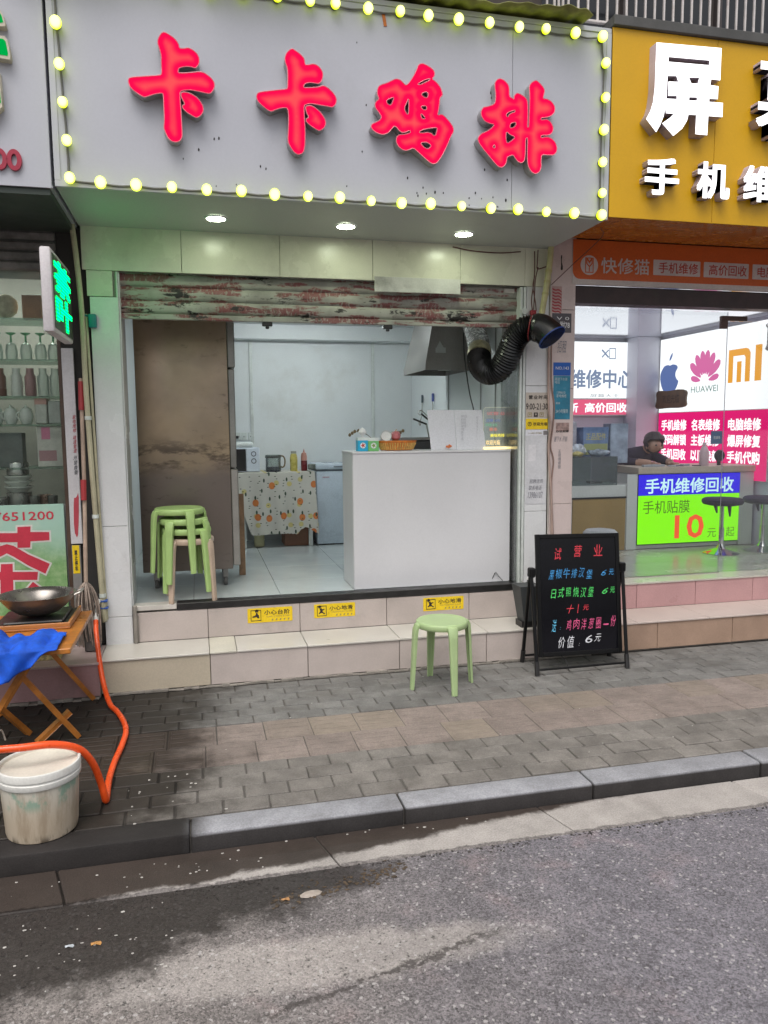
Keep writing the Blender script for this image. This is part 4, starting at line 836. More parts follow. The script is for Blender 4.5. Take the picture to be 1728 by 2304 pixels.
# ---------------------------------------------------------------- neighbouring tea shop on the left
ls = thing('tea_shop_building', 'dim tea shop on the left with glass front and pink tiled step', 'shop', (-2.2, 0, ZP))
m_pkstep = M('worn_pink_step', (.36, .215, .215), .5, var=.12, vs=3, fine=.05, rnd=.04, dirt=.5, ds=2.5, dcol=(.12, .09, .08))
m_pktread = M('worn_pink_tread', (.46, .36, .345), .5, var=.12, vs=3, dirt=.5, ds=3, dcol=(.14, .11, .1))
MB().box(-5.5, -1.262, -.385, 3.0, ZP, -.259).build('step_core', m_mortar, ls)
for i in range(5):
    b_ = -1.263-.6*i; MB().box(b_-.597, b_, -.399, -.386, ZP+.016, -.259, .0016).build('riser_tile', m_pkstep, ls)
    MB().box(b_-.597, b_, -.41, -.006, -.2585, -.246, .002).build('tread_tile', m_pktread, ls)
b = MB()
for i in range(60): b.box(-1.27-.05*(i+1), -1.268-.05*i, -.412-rng.uniform(0, .015), -.39, ZP-.004, ZP+rng.uniform(.005, .02), .003)
b.build('mortar_skirting', m_mortar, ls)
m_gw = M('grey_green_wall', (.16, .17, .15), .7, var=.15)
MB().box(-5.5, -1.38, 1.6, 1.7, ZP, 3).build('back_wall', m_gw, ls)
MB().box(-1.372, -1.32, .08, 1.6, -.25, 3).build('side_wall', m_gw, ls)
MB().box(-5.5, -1.32, .02, 1.7, 2.43, 2.5).build('ceiling', m_gw, ls)
MB().box(-5.5, -1.40, -.005, 1.6, -.258, -.24).build('floor', m_pktread, ls)
MB().box(-5.5, -1.45, .02, .30, 2.16, 2.43).build('lintel', M('dark_green_beam', (.045, .055, .048), .6), ls)
m_ds = M('dirty_dark_shutter', (.17, .165, .155), .5, var=.35, vs=9, dirt=.6, ds=5)
for i in range(4): MB().box(-5.5, -1.45, .00+.004*i, .03, 2.16+.062*i, 2.217+.062*i, .012).build('shutter_slat', m_ds, ls)
m_brown = M('brown_window_frame', (.075, .045, .03), .4, var=.2, vs=10)
MB().box(-1.475, -1.452, .03, .075, -.24, 2.16, .002).build('window_frame', m_brown, ls)
MB().box(-5.5, -1.476, .05, .058, .70, 2.158).build('window_pane', GLASS('shop_window', (.94, .97, .95), .45), ls)
MB().box(-5.5, -1.476, .06, .09, -.24, .695).build('lower_panel', M('panel_grey', (.3, .3, .3), .6), ls)
for z in (1.905, 1.64, 1.40, 1.215, .93):
    MB().box(-3.0, -1.49, .25, .58, z-.012, z, .001).build('shelf', GLASS('glass_shelf', (.75, .86, .80), .7, .25, (.35, .42, .38)), ls)
MB().box(-2.3, -1.5, .75, .85, 2.40, 2.428, .003).build('unseen_ceiling_lamp', EM('added_tea_shop_lamp', (1., .97, .9), 95), ls)  # unseen lamp, added to brighten the tea shop window
# white strip with advertising scrawls, black gap
m_strip = M('white_plastic_strip', (.56, .55, .56), .4, var=.06, dirt=.25, ds=5)
MB().box(-1.447, -1.376, -.004, .02, .44, 1.69, .002).build('jamb_strip', m_strip, ls)
MB().box(-1.45, -1.27, .03, .075, -.25, 2.43).build('jamb_backing', M('dark_backing', (.03, .028, .026), .8, dirt=.4), ls)
MB().box(-1.447, -1.392, -.002, .02, -.24, .43, .002).build('jamb_base', M('grey_jamb', (.2, .19, .18), .7), ls)
m_rscr = M('red_scrawl', (.42, .05, .07), .6); m_kscr = M('black_scrawl', (.05, .05, .06), .6)
pl = fy(-.004)
for s, m_, bx in (('家电维修', m_rscr, (-1.402, -1.378, 1.16, 1.27)), ('疏通管道', m_rscr, (-1.404, -1.381, 1.03, 1.14)), ('开锁换锁', m_kscr, (-1.407, -1.382, .89, 1.01))):
    text('\n'.join(s), m_, pl, bx, ls, 'scrawl', bold=.01, shear=.3)
poly([chaikin([(-1.425, .52), (-1.405, .47), (-1.392, .60), (-1.384, .78), (-1.402, .74), (-1.418, .74)])], m_rscr, pl, ls, 'red_sticker', 0, .001)
poly([rect(-1.442, -1.40, .245, .43)], m_yel, fy(-.003), ls, 'yellow_notice', .001, .001)
text('禁\n止\n停\n车', m_ink, fy(-.003), (-1.43, -1.412, .26, .40), ls, 'scrawl', bold=.05)
# tea poster leaning on the glass front
po = thing('tea_poster', 'green poster with big red 茶 and phone number 87651200', 'poster', (-1.8, .04, -.2))
def poster_mat():
    k = NT('green_meadow_print'); v = k.obj(); z = k.xyz(v)[2]
    g = k.mix(k.sm(k.noise(v, 14, 6, .7), .3, .7), (.13, .30, .09), (.30, .45, .22))
    c = k.mix(k.sm(k.ma('ADD', z, k.ma('MULTIPLY', k.noise(v, 4, 4), .25)), .38, .72), g, (.36, .56, .46))
    return k.fin(k.mix(k.sm(k.noise(v, 6, 5), .55, .7, 0, .45), c, (.52, .62, .5)), .45)
MB().box(-2.45, -1.486, .03, .046, -.22, .70, .002).build('sheet', poster_mat(), po)
m_pr = M('poster_red', (.52, .03, .06), .5); m_pw = M('poster_white', (.62, .60, .56), .5)
pp = fy(.03)
text('87651200', m_pr, pp, (-1.96, -1.548, .60, .656), po, bold=.012)
TEA = [[(-2.082,0.528),(-1.972,0.526),(-1.969,0.568),(-1.893,0.566),(-1.896,0.525),(-1.771,0.521),(-1.769,0.56),(-1.691,0.561),(-1.693,0.525),(-1.581,0.52),(-1.582,0.467),(-1.696,0.464),(-1.7,0.424),(-1.776,0.425),(-1.774,0.462),(-1.899,0.466),(-1.901,0.427),(-1.978,0.429),(-1.975,0.466),(-2.086,0.467)],[(-1.838,0.452),(-1.798,0.439),(-1.712,0.379),(-1.588,0.312),(-1.618,0.248),(-1.716,0.306),(-1.802,0.369),(-1.841,0.392),(-1.883,0.371),(-1.973,0.318),(-2.074,0.27),(-2.095,0.336),(-1.969,0.39),(-1.879,0.44)],[(-1.879,0.324),(-1.81,0.323),(-1.812,0.27),(-1.662,0.263),(-1.669,0.21),(-1.813,0.217),(-1.816,0.107),(-1.894,0.11),(-1.888,0.221),(-2.03,0.227),(-2.026,0.28),(-1.884,0.274)],[(-1.74,0.148),(-1.696,0.199),(-1.638,0.146),(-1.674,0.107)],[(-1.968,0.159),(-2.005,0.214),(-2.066,0.169),(-2.036,0.127)]]
def grow(l, d):
    o = []; n = len(l); A = sum(l[i][0]*l[(i+1) % n][1]-l[(i+1) % n][0]*l[i][1] for i in range(n)); sg = 1 if A > 0 else -1
    for i in range(n):
        p, q, r = Vector(l[i-1]), Vector(l[i]), Vector(l[(i+1) % n]); a = (q-p).normalized(); b = (r-q).normalized()
        n1 = Vector((a.y, -a.x))*sg; n2 = Vector((b.y, -b.x))*sg; m = (n1+n2); m = m/max(.5, m.dot(n1)) if m.length > 1e-4 else n1
        o.append(tuple(q+m*d))
    return o
for i, l in enumerate(TEA):
    poly([grow(l, .011)], m_pw, pp, po, 'character_outline', 0, .0014+.0002*i); poly([l], m_pr, pp, po, 'character', 0, .003)
# crockery behind the tea shop window
m_gl = GLASS('drinking_glass', (.9, .95, .92), 1., .34, (.72, .79, .75)); m_grn = GLASS('green_tint_glass', (.45, .85, .6), .9, .3, (.1, .5, .25))
m_cer = M('white_porcelain', (.60, .63, .59), .25, var=.05); m_st2 = M('steel_tin', (.35, .35, .33), .25, .8)
Gs = 'glassware on the tea shop shelves'
def ware(name, label, cat, prof, x, y, z, mat, part='body', group=None):
    t = thing(name, label, cat, (x, y, z), group); MB().lathe([(r, h+z) for r, h in prof], (x, y, 0), 18).build(part, mat, t); return t
for i, x in enumerate((-1.895, -1.805, -1.715, -1.625, -1.545)):
    t = ware('wine_glass', ['upturned wine glass at the left end of the third shelf', 'second upturned wine glass from the left, below the green sign glow', 'middle upturned wine glass in the row of five', 'fourth upturned wine glass in the row, left of the last one', 'upturned wine glass nearest the brown window frame'][i], 'glass', [(.034, 0), (.039, .05), (.03, .10), (.006, .115), (.005, .16), (.03, .172), (.03, .175)], x, .33, 1.641, m_gl, 'bowl', Gs)
    MB().lathe([(.0065, 1.757), (.0055, 1.80), (.031, 1.813), (.031, 1.817), (0, 1.818)], (x, .33, 0), 16).build('stem', m_grn, t)
for i, x in enumerate((-1.885, -1.785, -1.70, -1.62, -1.545)):
    ware('storage_jar', ['clear jar with reddish brown filling at the left of the second shelf', 'tall pale jar on the second shelf, left of the dull pink one', 'dull pink jar in the middle of the second shelf', 'cloudy jar right of the dull pink jar', 'cloudy jar touching the brown window frame'][i], 'jar', [(0, .001), (.034, .001), (.036, .02), (.036, .13), (.024, .15), (.024, .185), (0, .187)], x, .33, 1.401, [M('red_brown_tea', (.16, .07, .05), .3), m_cer, M('dull_pink', (.32, .18, .18), .4), m_gl, m_gl][i], 'jar_body', Gs)
for i, x in enumerate((-1.92, -1.832, -1.737)):
    t = ware('teapot', ['white teapot cut by the left edge of the photo', 'greenish white teapot in the middle of the white crockery row', 'pinkish white teapot left of the tall white canister'][i], 'teapot', [(0, 0), (.028, .0), (.043, .035), (.044, .07), (.03, .105), (.012, .112), (.008, .125), (0, .13)], x, .33, 1.216, m_cer, 'pot', 'white teapots in the window')
    MB().tube(spl([(x-.04, .32, 1.30), (x-.06, .31, 1.28), (x-.04, .315, 1.245)]), .006, 6).build('handle', m_cer, t)
for nm, lb, x0, x1, z0, z1, cl_ in (('tea_canister', 'tall white canister with a pink band right of the teapots', -1.672, -1.597, 1.216, 1.385, (.55, .56, .52)), ('tea_canister', 'pale grey canister squeezed against the brown window frame', -1.59, -1.51, 1.216, 1.37, (.45, .47, .45)), ('tea_box', 'white tea box with a bright pink patch under the canisters', -1.67, -1.512, .931, 1.205, (.52, .51, .47)), ('dark_teapot', 'dark grey slanted tin box beside the white tea box', -1.96, -1.76, .931, 1.16, (.10, .115, .11))):
    t = thing(nm if nm != 'dark_teapot' else 'tin_box', lb, 'canister' if 'can' in nm else 'box', ((x0+x1)/2, .33, z0))
    MB().box(x0, x1, .27, .38, z0+.001, z1, .008 if 'can' in nm else .003).build('carton', M(nm+'_paint', cl_, .45, var=.15, vs=12), t)
    if lb.startswith('tall'): MB().box(x0-.0005, x1+.0005, .2695, .3805, z1-.04, z1+.001, .002).build('pink_band', M('pale_pink_band', (.55, .32, .28), .5), t)
    if 'patch' in lb:
        poly([rect(x0+.03, x0+.085, z1-.09, z1-.01)], M('bright_pink_print', (.62, .22, .34), .5), fy(.27), t, 'print', 0, .0015)
        poly([rect(x0+.01, x0+.12, z0+.04, z0+.11)], M('dull_pink_print', (.36, .2, .22), .5), fy(.27), t, 'print', 0, .0015)
t = thing('bowl_stack', 'stack of white bowls standing on steel tins in the window', 'bowls', (-1.81, .33, .66))
for k_ in range(3): MB().lathe([(0, .765+.036*k_), (.05, .765+.036*k_), (.086, .795+.036*k_), (.088, .803+.036*k_), (.08, .803+.036*k_), (0, .775+.036*k_)], (-1.81, .33, 0), 24).build('bowl', m_cer, t)
t = thing('steel_tin', 'brushed steel tin under the stack of white bowls', 'tin', (-1.81, .33, .64)); MB().lathe([(0, .64), (.078, .64), (.078, .755), (.08, .757), (.08, .762), (0, .763)], (-1.81, .33, 0), 24).build('tin_body', m_st2, t)
t = thing('steel_tin', 'steel tin lid balanced on top of the white bowls', 'tin', (-1.81, .33, .878)); MB().lathe([(0, .879), (.07, .879), (.07, .955), (.064, .965), (0, .967)], (-1.81, .33, 0), 24).build('tin_body', m_st2, t)
t = thing('steel_pot', 'small reddish steel pot right of the bowl stack', 'pot', (-1.65, .33, .64)); MB().lathe([(0, .64), (.045, .64), (.05, .74), (.043, .74), (0, .66)], (-1.65, .33, 0), 20).build('pot_body', M('copper_steel', (.30, .19, .15), .3, .6), t)
MB().box(-3, -1.49, .2, .6, .60, .639).build('window_ledge', m_brown, ls)
t = thing('paper_bag', 'pale crumpled paper bags on the top shelf of the window', 'bag', (-1.78, .35, 1.906))
MB().ball((-1.83, .35, 1.99), .08, 2, (1, .5, 1)).build('bag_body', M('straw_paper', (.46, .43, .30), .8, var=.3, vs=14), t)
t = thing('paper_bag', 'brown box on the top shelf right of the pale bags', 'box', (-1.66, .35, 1.906)); t.name = 'brown_box'
MB().box(-1.72, -1.60, .3, .42, 1.907, 2.06, .004).build('carton', M('brown_box_card', (.30, .16, .08), .7, var=.2, vs=9), t)
for i, (x, z, lb) in enumerate(((-1.90, .639, 'short steel tumbler left of the bowl stack on the window ledge'), (-1.70, .639, 'short steel tumbler between the bowl stack and the reddish pot'), (-1.59, .639, 'thin steel tumbler right of the reddish pot'))):
    ware('steel_tumbler', lb, 'tumbler', [(0, .001), (.028, .001), (.034, .10), (.031, .10), (.026, .01), (0, .01)], x, .26, z, m_st2, 'tumbler_body')
# fascia of the tea shop
lsg = thing('tea_shop_sign', 'grey fascia sign at left edge with green strokes and red 00', 'shop sign', (-2.2, -.8, 2.43))
MB().box(-5.5, -1.324, -.806, -.80, 2.432, 4.1, .002).box(-5.5, -1.32, -.799, .02, 2.435, 2.447).box(-1.333, -1.3235, -.799, 0, 2.448, 4.1).build('fascia', m_panel, lsg)
MB().box(-5.5, -1.335, -.79, .0, 2.4, 2.434).build('soffit', M('dark_green_soffit', (.035, .05, .04), .5, dirt=.3), lsg)
for loop in ([(-1.75, 3.20), (-1.51, 3.185), (-1.492, 3.19), (-1.50, 3.235), (-1.53, 3.30), (-1.75, 3.33)], [(-1.75, 3.05), (-1.482, 3.03), (-1.478, 3.045), (-1.488, 3.125), (-1.50, 3.14), (-1.75, 3.145)], [(-1.62, 2.98), (-1.535, 2.97), (-1.53, 2.80), (-1.62, 2.72)]):
    f = poly([loop], M('cream_letter_return', (.55, .50, .40), .5), fy(-.806), lsg, 'character', .05, .05)
    cx = sum(p[0] for p in loop)/len(loop); cz = sum(p[1] for p in loop)/len(loop)
    poly([[(cx+(x-cx)*.9, cz+(z-cz)*.72) for x, z in loop]], EM('green_letter_face', (.0, .42, .07), 1.), fy(-.806), f, 'letter_face', 0, .0515)
m_00 = M('red_acrylic_digit', (.36, .02, .05), .4)
for x in (-1.60, -1.531): poly([circ(x+.036, 2.557, .036, .053, 24), circ(x+.036, 2.557, .014, .030, 18)], m_00, fy(-.806), lsg, 'digit', .018, .018)
# projecting LED sign, pipes, cup, mop
bl = thing('led_blade_sign', 'white projecting box sign with glowing green LED characters', 'LED sign', (-1.38, -.45, 1.7))
MB().box(-1.410, -1.353, -.775, -.13, 1.70, 2.145, .012, seg=2).build('case', M('white_sign_case', (.60, .57, .585), .4, var=.06, dirt=.2, ds=6), bl)
MB().box(-1.3535, -1.3495, -.745, -.15, 1.725, 2.12, .001).build('led_panel', M('black_led_panel', (.02, .03, .022), .3), bl)
def led_mat():
    k = NT('green_led_dots'); e = k.n('Emission'); v = k.obj(); x = k.xyz(v)
    d = k.ma('MULTIPLY', k.ma('ADD', k.ma('SINE', k.ma('MULTIPLY', x[1], 330.)), 1.), k.ma('ADD', k.ma('SINE', k.ma('MULTIPLY', x[2], 330.)), 1.))
    k.set(e.inputs[0], (.0, 1., .16)); k.set(e.inputs[1], k.ma('MULTIPLY_ADD', d, 2.2*EK, 1.8*EK)); k.t.links.new(e.outputs[0], k.out.inputs[0]); return k.m
m_gled = led_mat()
pb = PL((-1.3495, 0, 0), (0, 1, 0), (0, 0, 1))
text('茶\n叶', m_gled, pb, (-.725, -.17, 1.74, 2.105), bl, bold=.05, off=.003)
MB().box(-1.39, -1.37, -.129, -.0, 1.9, 1.93).build('bracket', m_dark, bl)
m_pipe = M('cream_pvc_pipe', (.46, .425, .29), .45, var=.1, vs=5, dirt=.4, ds=6, dcol=(.14, .12, .08))
pp_ = thing('drain_pipe', 'wider cream plastic pipe running down the left side of the white pillar', 'pipe', (-1.27, -.05, 0))
MB().tube(spl([(-1.338, -.06, 2.46), (-1.318, -.06, 2.2), (-1.305, -.055, 1.9), (-1.303, -.05, 1.42), (-1.286, -.05, .7), (-1.262, -.05, .0), (-1.255, -.05, -.07)], 4), .0165, 10).build('pipe', m_pipe, pp_)
for z, x in ((1.25, -1.299), (.62, -1.284), (.1, -1.265)): MB().lathe([(.0172, -.012), (.021, -.012), (.021, .012), (.0172, .012)], (x, -.05, z), 12).build('clip', m_alu, pp_)
p2 = thing('drain_pipe', 'thin cream pipe hugging the pillar edge beside the wider pipe', 'pipe', (-1.25, -.04, 0))
MB().tube(spl([(-1.284, -.03, 1.9), (-1.275, -.03, 1.42), (-1.262, -.03, .7), (-1.248, -.03, .0), (-1.246, -.03, -.05)], 4), .009, 8).build('pipe', m_pipe, p2)
MB().box(-1.29, -1.235, -.068, -.018, .055, .07, .004).build('blue_tie', M('blue_tie', (.02, .08, .35), .5), p2)
MB().box(-1.285, -1.232, -.068, -.018, .01, .022, .004).build('blue_tie', M('blue_tie', (.02, .08, .35), .5), p2)
cu = thing('teal_cup', 'small teal plastic holder hooked on the pillar beside the LED sign', 'holder', (-1.25, -.04, 1.81))
MB().box(-1.268, -1.222, -.062, -.012, 1.815, 1.898, .006, seg=2).build('cup_body', M('teal_plastic', (.005, .17, .20), .35), cu)
MB().tube([(-1.305, -.04, 1.905), (-1.285, -.04, 1.89), (-1.262, -.04, 1.885)], .006, 6).build('hook', M('teal_plastic', (.005, .17, .20), .35), cu)
mp_ = thing('string_mop', 'old string mop with red taped handle leaning beside the pillar', 'mop', (-1.345, -.15, -.24))
MB().tube([(-1.334, -.03, 1.50), (-1.339, -.07, .85), (-1.350, -.14, .20)], .0125, 10).build('handle', M('worn_wood_handle', (.42, .31, .24), .6, var=.2, vs=10), mp_)
for a_, b_ in ((1.30, 1.48), (.73, .86)):
    f = lambda z: (-1.334-.016*(1.5-z)/1.3, -.03-.11*(1.5-z)/1.3, z)
    MB().tube([f(a_), f(b_)], .0175, 10).build('red_tape', M('red_tape', (.36, .03, .035), .45), mp_)
b = MB()
for i in range(46):
    a_ = rng.uniform(0, 6.28); r_ = rng.uniform(.02, .075); ln = rng.uniform(.24, .42)
    b.tube(spl([(-1.350, -.14, .215), (-1.350+r_*.6*math.cos(a_), -.15+r_*.5*math.sin(a_), .17), (-1.345+r_*math.cos(a_), -.16+r_*.8*math.sin(a_), .05), (-1.34+r_*.95*math.cos(a_+.2), -.16+r_*.8*math.sin(a_), .21-ln)], 3), .0042, 4)
b.build('mop_strands', M('grey_mop_cotton', (.27, .215, .18), .9, var=.35, vs=20), mp_)['kind'] = 'stuff'
sd_ = thing('stone_slab', 'low grey stone block standing at the end of the pink step', 'stone', (-1.33, -.1, -.245))
MB().box(-1.375, -1.285, -.16, -.03, -.244, -.02, .01).build('stone_body', M('grey_stone', (.13, .12, .115), .8, var=.3, vs=12), sd_)
kb = thing('straw_crate', 'small yellow straw crate on the pink step under the folding table', 'crate', (-1.58, -.2, -.245))
MB().box(-1.69, -1.50, -.28, -.1, -.244, -.20, .004).box(-1.70, -1.49, -.29, -.09, -.199, -.17, .004).build('crate_body', M('yellow_straw', (.50, .43, .20), .7, var=.4, vs=60), kb)
# ---------------------------------------------------------------- folding table with hotplate and wok
m_wood = M('orange_varnished_wood', (.42, .155, .028), .35, var=.22, vs=7, fine=.12, fs=40)
ft = thing('folding_table', 'orange varnished folding wooden table cut by the left edge', 'table', (-1.6, -.85, ZP))
MB().box(-2.05, -1.283, -1.242, -.40, .055, .082, .003).build('tabletop', m_wood, ft)
def bar(b, p, q, w=.019, t=.011):
    p, q = Vector(p), Vector(q); d = (q-p); L = d.length; M4 = Matrix.Translation((p+q)/2) @ d.to_track_quat('Z', 'Y').to_matrix().to_4x4()
    return b.box(-w, w, -t, t, -L/2, L/2, .002, M4)
Z5 = .054
for y in (-1.12, -.52):
    bar(MB(), (-1.64, y+.0, Z5), (-1.305, y+.115, ZP+.006), .022, .011).build('leg', m_wood, ft)
    bar(MB(), (-1.47, y-.03, Z5-.0), (-1.80, y-.025, ZP+.006), .022, .011).build('leg', m_wood, ft)
bar(MB(), (-1.70, -1.03, -.24), (-1.575, -.90, ZP+.01), .022, .011).build('leg', m_wood, ft)
bar(MB(), (-1.345, -.985, -.335), (-1.50, -1.06, ZP+.012), .02, .012).build('stretcher', m_wood, ft)
MB().box(-1.68, -1.60, -1.15, -.45, .034, .054).build('apron', m_wood, ft)
hp = thing('hotplate', 'black induction hotplate with an orange tray edge on the table', 'hotplate', (-1.55, -.6, .082))
MB().box(-1.75, -1.345, -.83, -.40, .0835, .096, .003).build('tray', M('orange_brown_tray', (.40, .15, .04), .4), hp)
MB().box(-1.75, -1.345, -.83, -.814, .0965, .118, .002).box(-1.36, -1.345, -.8135, -.40, .0965, .118, .002).build('tray_rim', M('orange_brown_tray', (.42, .17, .05), .4), hp)
MB().box(-1.75, -1.362, -.812, -.40, .0965, .106).box(-1.70, -1.39, -.78, -.43, .1065, .123, .006).build('cooker', m_black, hp)
wk = thing('wok', 'large dark steel wok resting on the black hotplate', 'wok', (-1.54, -.62, .125))
wc = (-1.545, -.62, 0); R_ = .205
pr = [(0, .125), (.06, .128), (.11, .145), (.155, .178), (.188, .218), (R_, .246), (R_+.003, .249), (R_-.003, .249), (.183, .218), (.15, .181), (.105, .149), (.055, .132), (0, .129)]
MB().lathe(pr, wc, 40).build('pan', M('seasoned_steel', (.20, .185, .17), .32, .75, var=.25, vs=5, rv=.12), wk, ang=60)
for s_ in (-1, 1):
    x = wc[0]+s_*R_; MB().tube(spl([(x, -.67, .24), (x+s_*.035, -.66, .255), (x+s_*.04, -.62, .262), (x+s_*.035, -.58, .255), (x, -.57, .24)]), .0055, 6).build('handle', m_ss, wk)
cm_ = MB(); gv = []
for j in range(25):
    row = []
    for i in range(47):
        u, w = i/46, j/24
        x = -1.70+.36*u; 
        if w < .45: y = -.97-.285*(w/.45); z = .0865+.016*abs(math.sin(u*14+w*9+2*math.sin(w*7)))+.030*max(0, math.sin(u*9.5+1+w*3))*(1-w)+.006*math.sin(u*23-w*9)
        else:
            t = (w-.45)/.55; drop = .155*(1-max(0, (u-.38)/.62)**.7*.95)+.012*math.sin(u*12)
            y = -1.262-.017*math.sin(u*15+t*3)*t-.006*math.sin(u*26-t*4)*t-.008; z = .088-drop*t
            x = -1.70+.36*u-(.10*max(0, u-.6)*t)
        row.append(cm_.bm.verts.new((x, y, z)))
    gv.append(row)
for A, B in zip(gv, gv[1:]):
    for i in range(46): cm_.bm.faces.new((A[i], A[i+1], B[i+1], B[i]))
o = cm_.build('blue_cloth', M('bright_blue_cloth', (.006, .085, .55), .85, var=.25, vs=14, bump=.4, bs=300), ang=80); props(o, 'bright blue rag draped over the front edge of the folding table', 'cloth')
md = o.modifiers.new('thickness', 'SOLIDIFY'); md.thickness = .003
# ---------------------------------------------------------------- tap, hose, bucket
m_hose = M('orange_hose', (.80, .085, .012), .3, var=.06, vs=8)
ho = thing('garden_hose', 'bright orange hose running from the tap into the white bucket', 'hose', (-1.1, -1.2, ZP))
hpath = spl([(-1.298, -.165, -.03), (-1.29, -.235, -.10), (-1.262, -.37, -.24), (-1.232, -.47, -.36), (-1.185, -.60, -.445), (-1.138, -.70, ZP+.017), (-1.085, -.87, ZP+.015), (-1.058, -1.03, ZP+.015), (-1.062, -1.22, ZP+.015), (-1.078, -1.42, ZP+.015), (-1.083, -1.62, ZP+.015), (-1.075, -1.78, ZP+.016), (-1.073, -1.835, ZP+.02), (-1.078, -1.85, ZP+.06), (-1.088, -1.855, -.36), (-1.112, -1.895, -.25), (-1.16, -1.94, -.163), (-1.25, -1.985, -.117), (-1.36, -2.01, -.108), (-1.50, -2.01, -.108), (-1.62, -1.99, -.13)], 7)
MB().tube(hpath, .0155, 12).build('tube', m_hose, ho)
tp_ = thing('water_tap', 'white plastic tap connector at the foot of the cream pipe', 'tap', (-1.295, -.12, .02))
MB().tube([(-1.298, -.168, -.035), (-1.297, -.15, .0)], .017, 12).tube([(-1.297, -.152, -.002), (-1.29, -.10, .055), (-1.285, -.055, .07)], .011, 10).box(-1.31, -1.28, -.14, -.11, .055, .068, .003).build('connector', M('white_pvc', (.66, .65, .62), .4), tp_)
bu = thing('plastic_bucket', 'dirty white plastic bucket at the kerb with a wire handle', 'bucket', (-1.305, -1.985, ZP))
def bucket_mat():
    k = NT('dirty_bucket'); v = k.obj(); z = k.xyz(v)[2]
    c = k.mix(k.sm(z, -.40, -.22), (.50, .42, .32), (.60, .575, .50))
    s_ = k.sm(k.noise(v, 1, 7, .7, stretch=(18, 18, 3.2)), .44, .66)
    c = k.mix(k.ma('MULTIPLY', s_, .55), c, (.27, .20, .13))
    gr = k.ma('MULTIPLY', k.sm(k.noise(v, 1, 5, .6, stretch=(14, 14, 9)), .50, .62), k.ma('MULTIPLY', k.sm(z, -.345, -.30), k.sm(z, -.225, -.26)))
    c = k.mix(k.ma('MULTIPLY', gr, .7), c, (.16, .33, .25))
    lo = k.ma('MULTIPLY', k.sm(k.noise(v, 1, 5, .6, stretch=(40, 40, 10)), .45, .6), k.sm(z, -.43, -.468))
    c = k.mix(k.ma('MULTIPLY', lo, .8), c, (.06, .045, .03))
    return k.fin(c, .5)
m_bk = bucket_mat(); m_bkw = M('bucket_white', (.66, .655, .62), .4, var=.06, dirt=.25, ds=9, dcol=(.35, .3, .22))
B0 = (-1.305, -1.985, ZP)
MB().lathe([(0, .004), (.128, .0), (.136, .006), (.139, .02), (.1515, .235), (.149, .235), (.134, .012), (0, .012)], B0, 40).build('body', m_bk, bu)
MB().lathe([(.1505, .232), (.158, .230), (.1605, .236), (.1605, .252), (.157, .2555), (.157, .262), (.161, .265), (.161, .287), (.159, .293), (.153, .295), (.149, .29), (.149, .235)], B0, 40).build('rim', m_bkw, bu)
MB().lathe([(0, .272), (.12, .274), (.146, .278), (.1485, .288), (.1485, .283), (.146, .272), (0, .266)], B0, 40).build('lid', M('cream_lid', (.60, .56, .48), .5, var=.12, vs=4), bu)
MB().tube(spl([(-1.455, -2.03, -.19), (-1.468, -2.06, -.15), (-1.462, -2.03, -.06), (-1.447, -1.96, -.045), (-1.44, -1.93, -.10)]), .0035, 6).build('wire_handle', m_ss, bu)
# the edge of a second wet rag and dark puddle marks are left to the road material
# ---------------------------------------------------------------- right-hand pillar: notices, cables, conduit
def notice(name, label, cat, x0, x1, z0, z1, y, mat, th=.0012, group=None):
    t = thing(name, label, cat, ((x0+x1)/2, y, z0), group)
    poly([rect(x0, x1, z0, z1)], mat, fy(y), t, 'sheet', th, th-.0002); return t
t = notice('hours_sticker', 'clear beige sticker with opening hours 9:00-21:30 on the white pillar', 'sticker', 1.716, 1.892, 1.238, 1.421, -.0035, M('beige_film', (.50, .44, .38), .4))
pl = fy(-.0047)
text('营业时间', m_ink, pl, (1.738, 1.886, 1.372, 1.402), t, bold=.02, space=1.25)
text('9:00-21:30', m_ink, pl, (1.718, 1.890, 1.296, 1.343), t, bold=.012)
for i, x in enumerate((1.738, 1.786, 1.832)):
    loops = [rect(x-.006, x+.026, 1.244, 1.276)]+([rect(x-.002, x+.022, 1.248, 1.272)] if i != 1 else [])
    poly(loops, m_ink if i == 1 else m_inkg, pl, t, 'icon', 0, .0012)
    poly([[(x+.002, 1.268), (x+.018, 1.268), (x+.010, 1.252)]], m_inkg if i != 1 else M('beige_film2', (.5, .44, .38), .4), pl, t, 'icon_mark', 0, .0022)
t = notice('yellow_sticker', 'yellow sticker with black print under the opening hours', 'sticker', 1.718, 1.892, 1.153, 1.231, -.0035, m_yel)
poly([circ(1.748, 1.192, .016), circ(1.748, 1.192, .012)], m_ink, pl, t, 'emblem', 0, .0012)
text('P', m_ink, pl, (1.743, 1.754, 1.184, 1.201), t, bold=.02)
text('欢迎光临', m_ink, pl, (1.775, 1.888, 1.180, 1.205), t, bold=.02, space=1.2)
t = notice('address_label', 'narrow white label with tiny print below the yellow sticker', 'label', 1.716, 1.892, 1.106, 1.146, -.0035, m_pap)
text('小心玻璃 请勿触摸', m_inkg, pl, (1.735, 1.845, 1.119, 1.132), t)
poly([rect(1.858, 1.890, 1.112, 1.142)], M('grey_square', (.22, .2, .2), .5), pl, t, 'grey_square', 0, .001)
t = notice('paper_notice', 'white paper notice with faded handwriting on the white pillar', 'notice', 1.722, 1.886, .60, 1.098, -.0035, M('faded_paper', (.60, .60, .62), .7, var=.06, vs=6, dirt=.2, ds=6))
m_pen = M('faded_pen', (.20, .20, .23), .7)
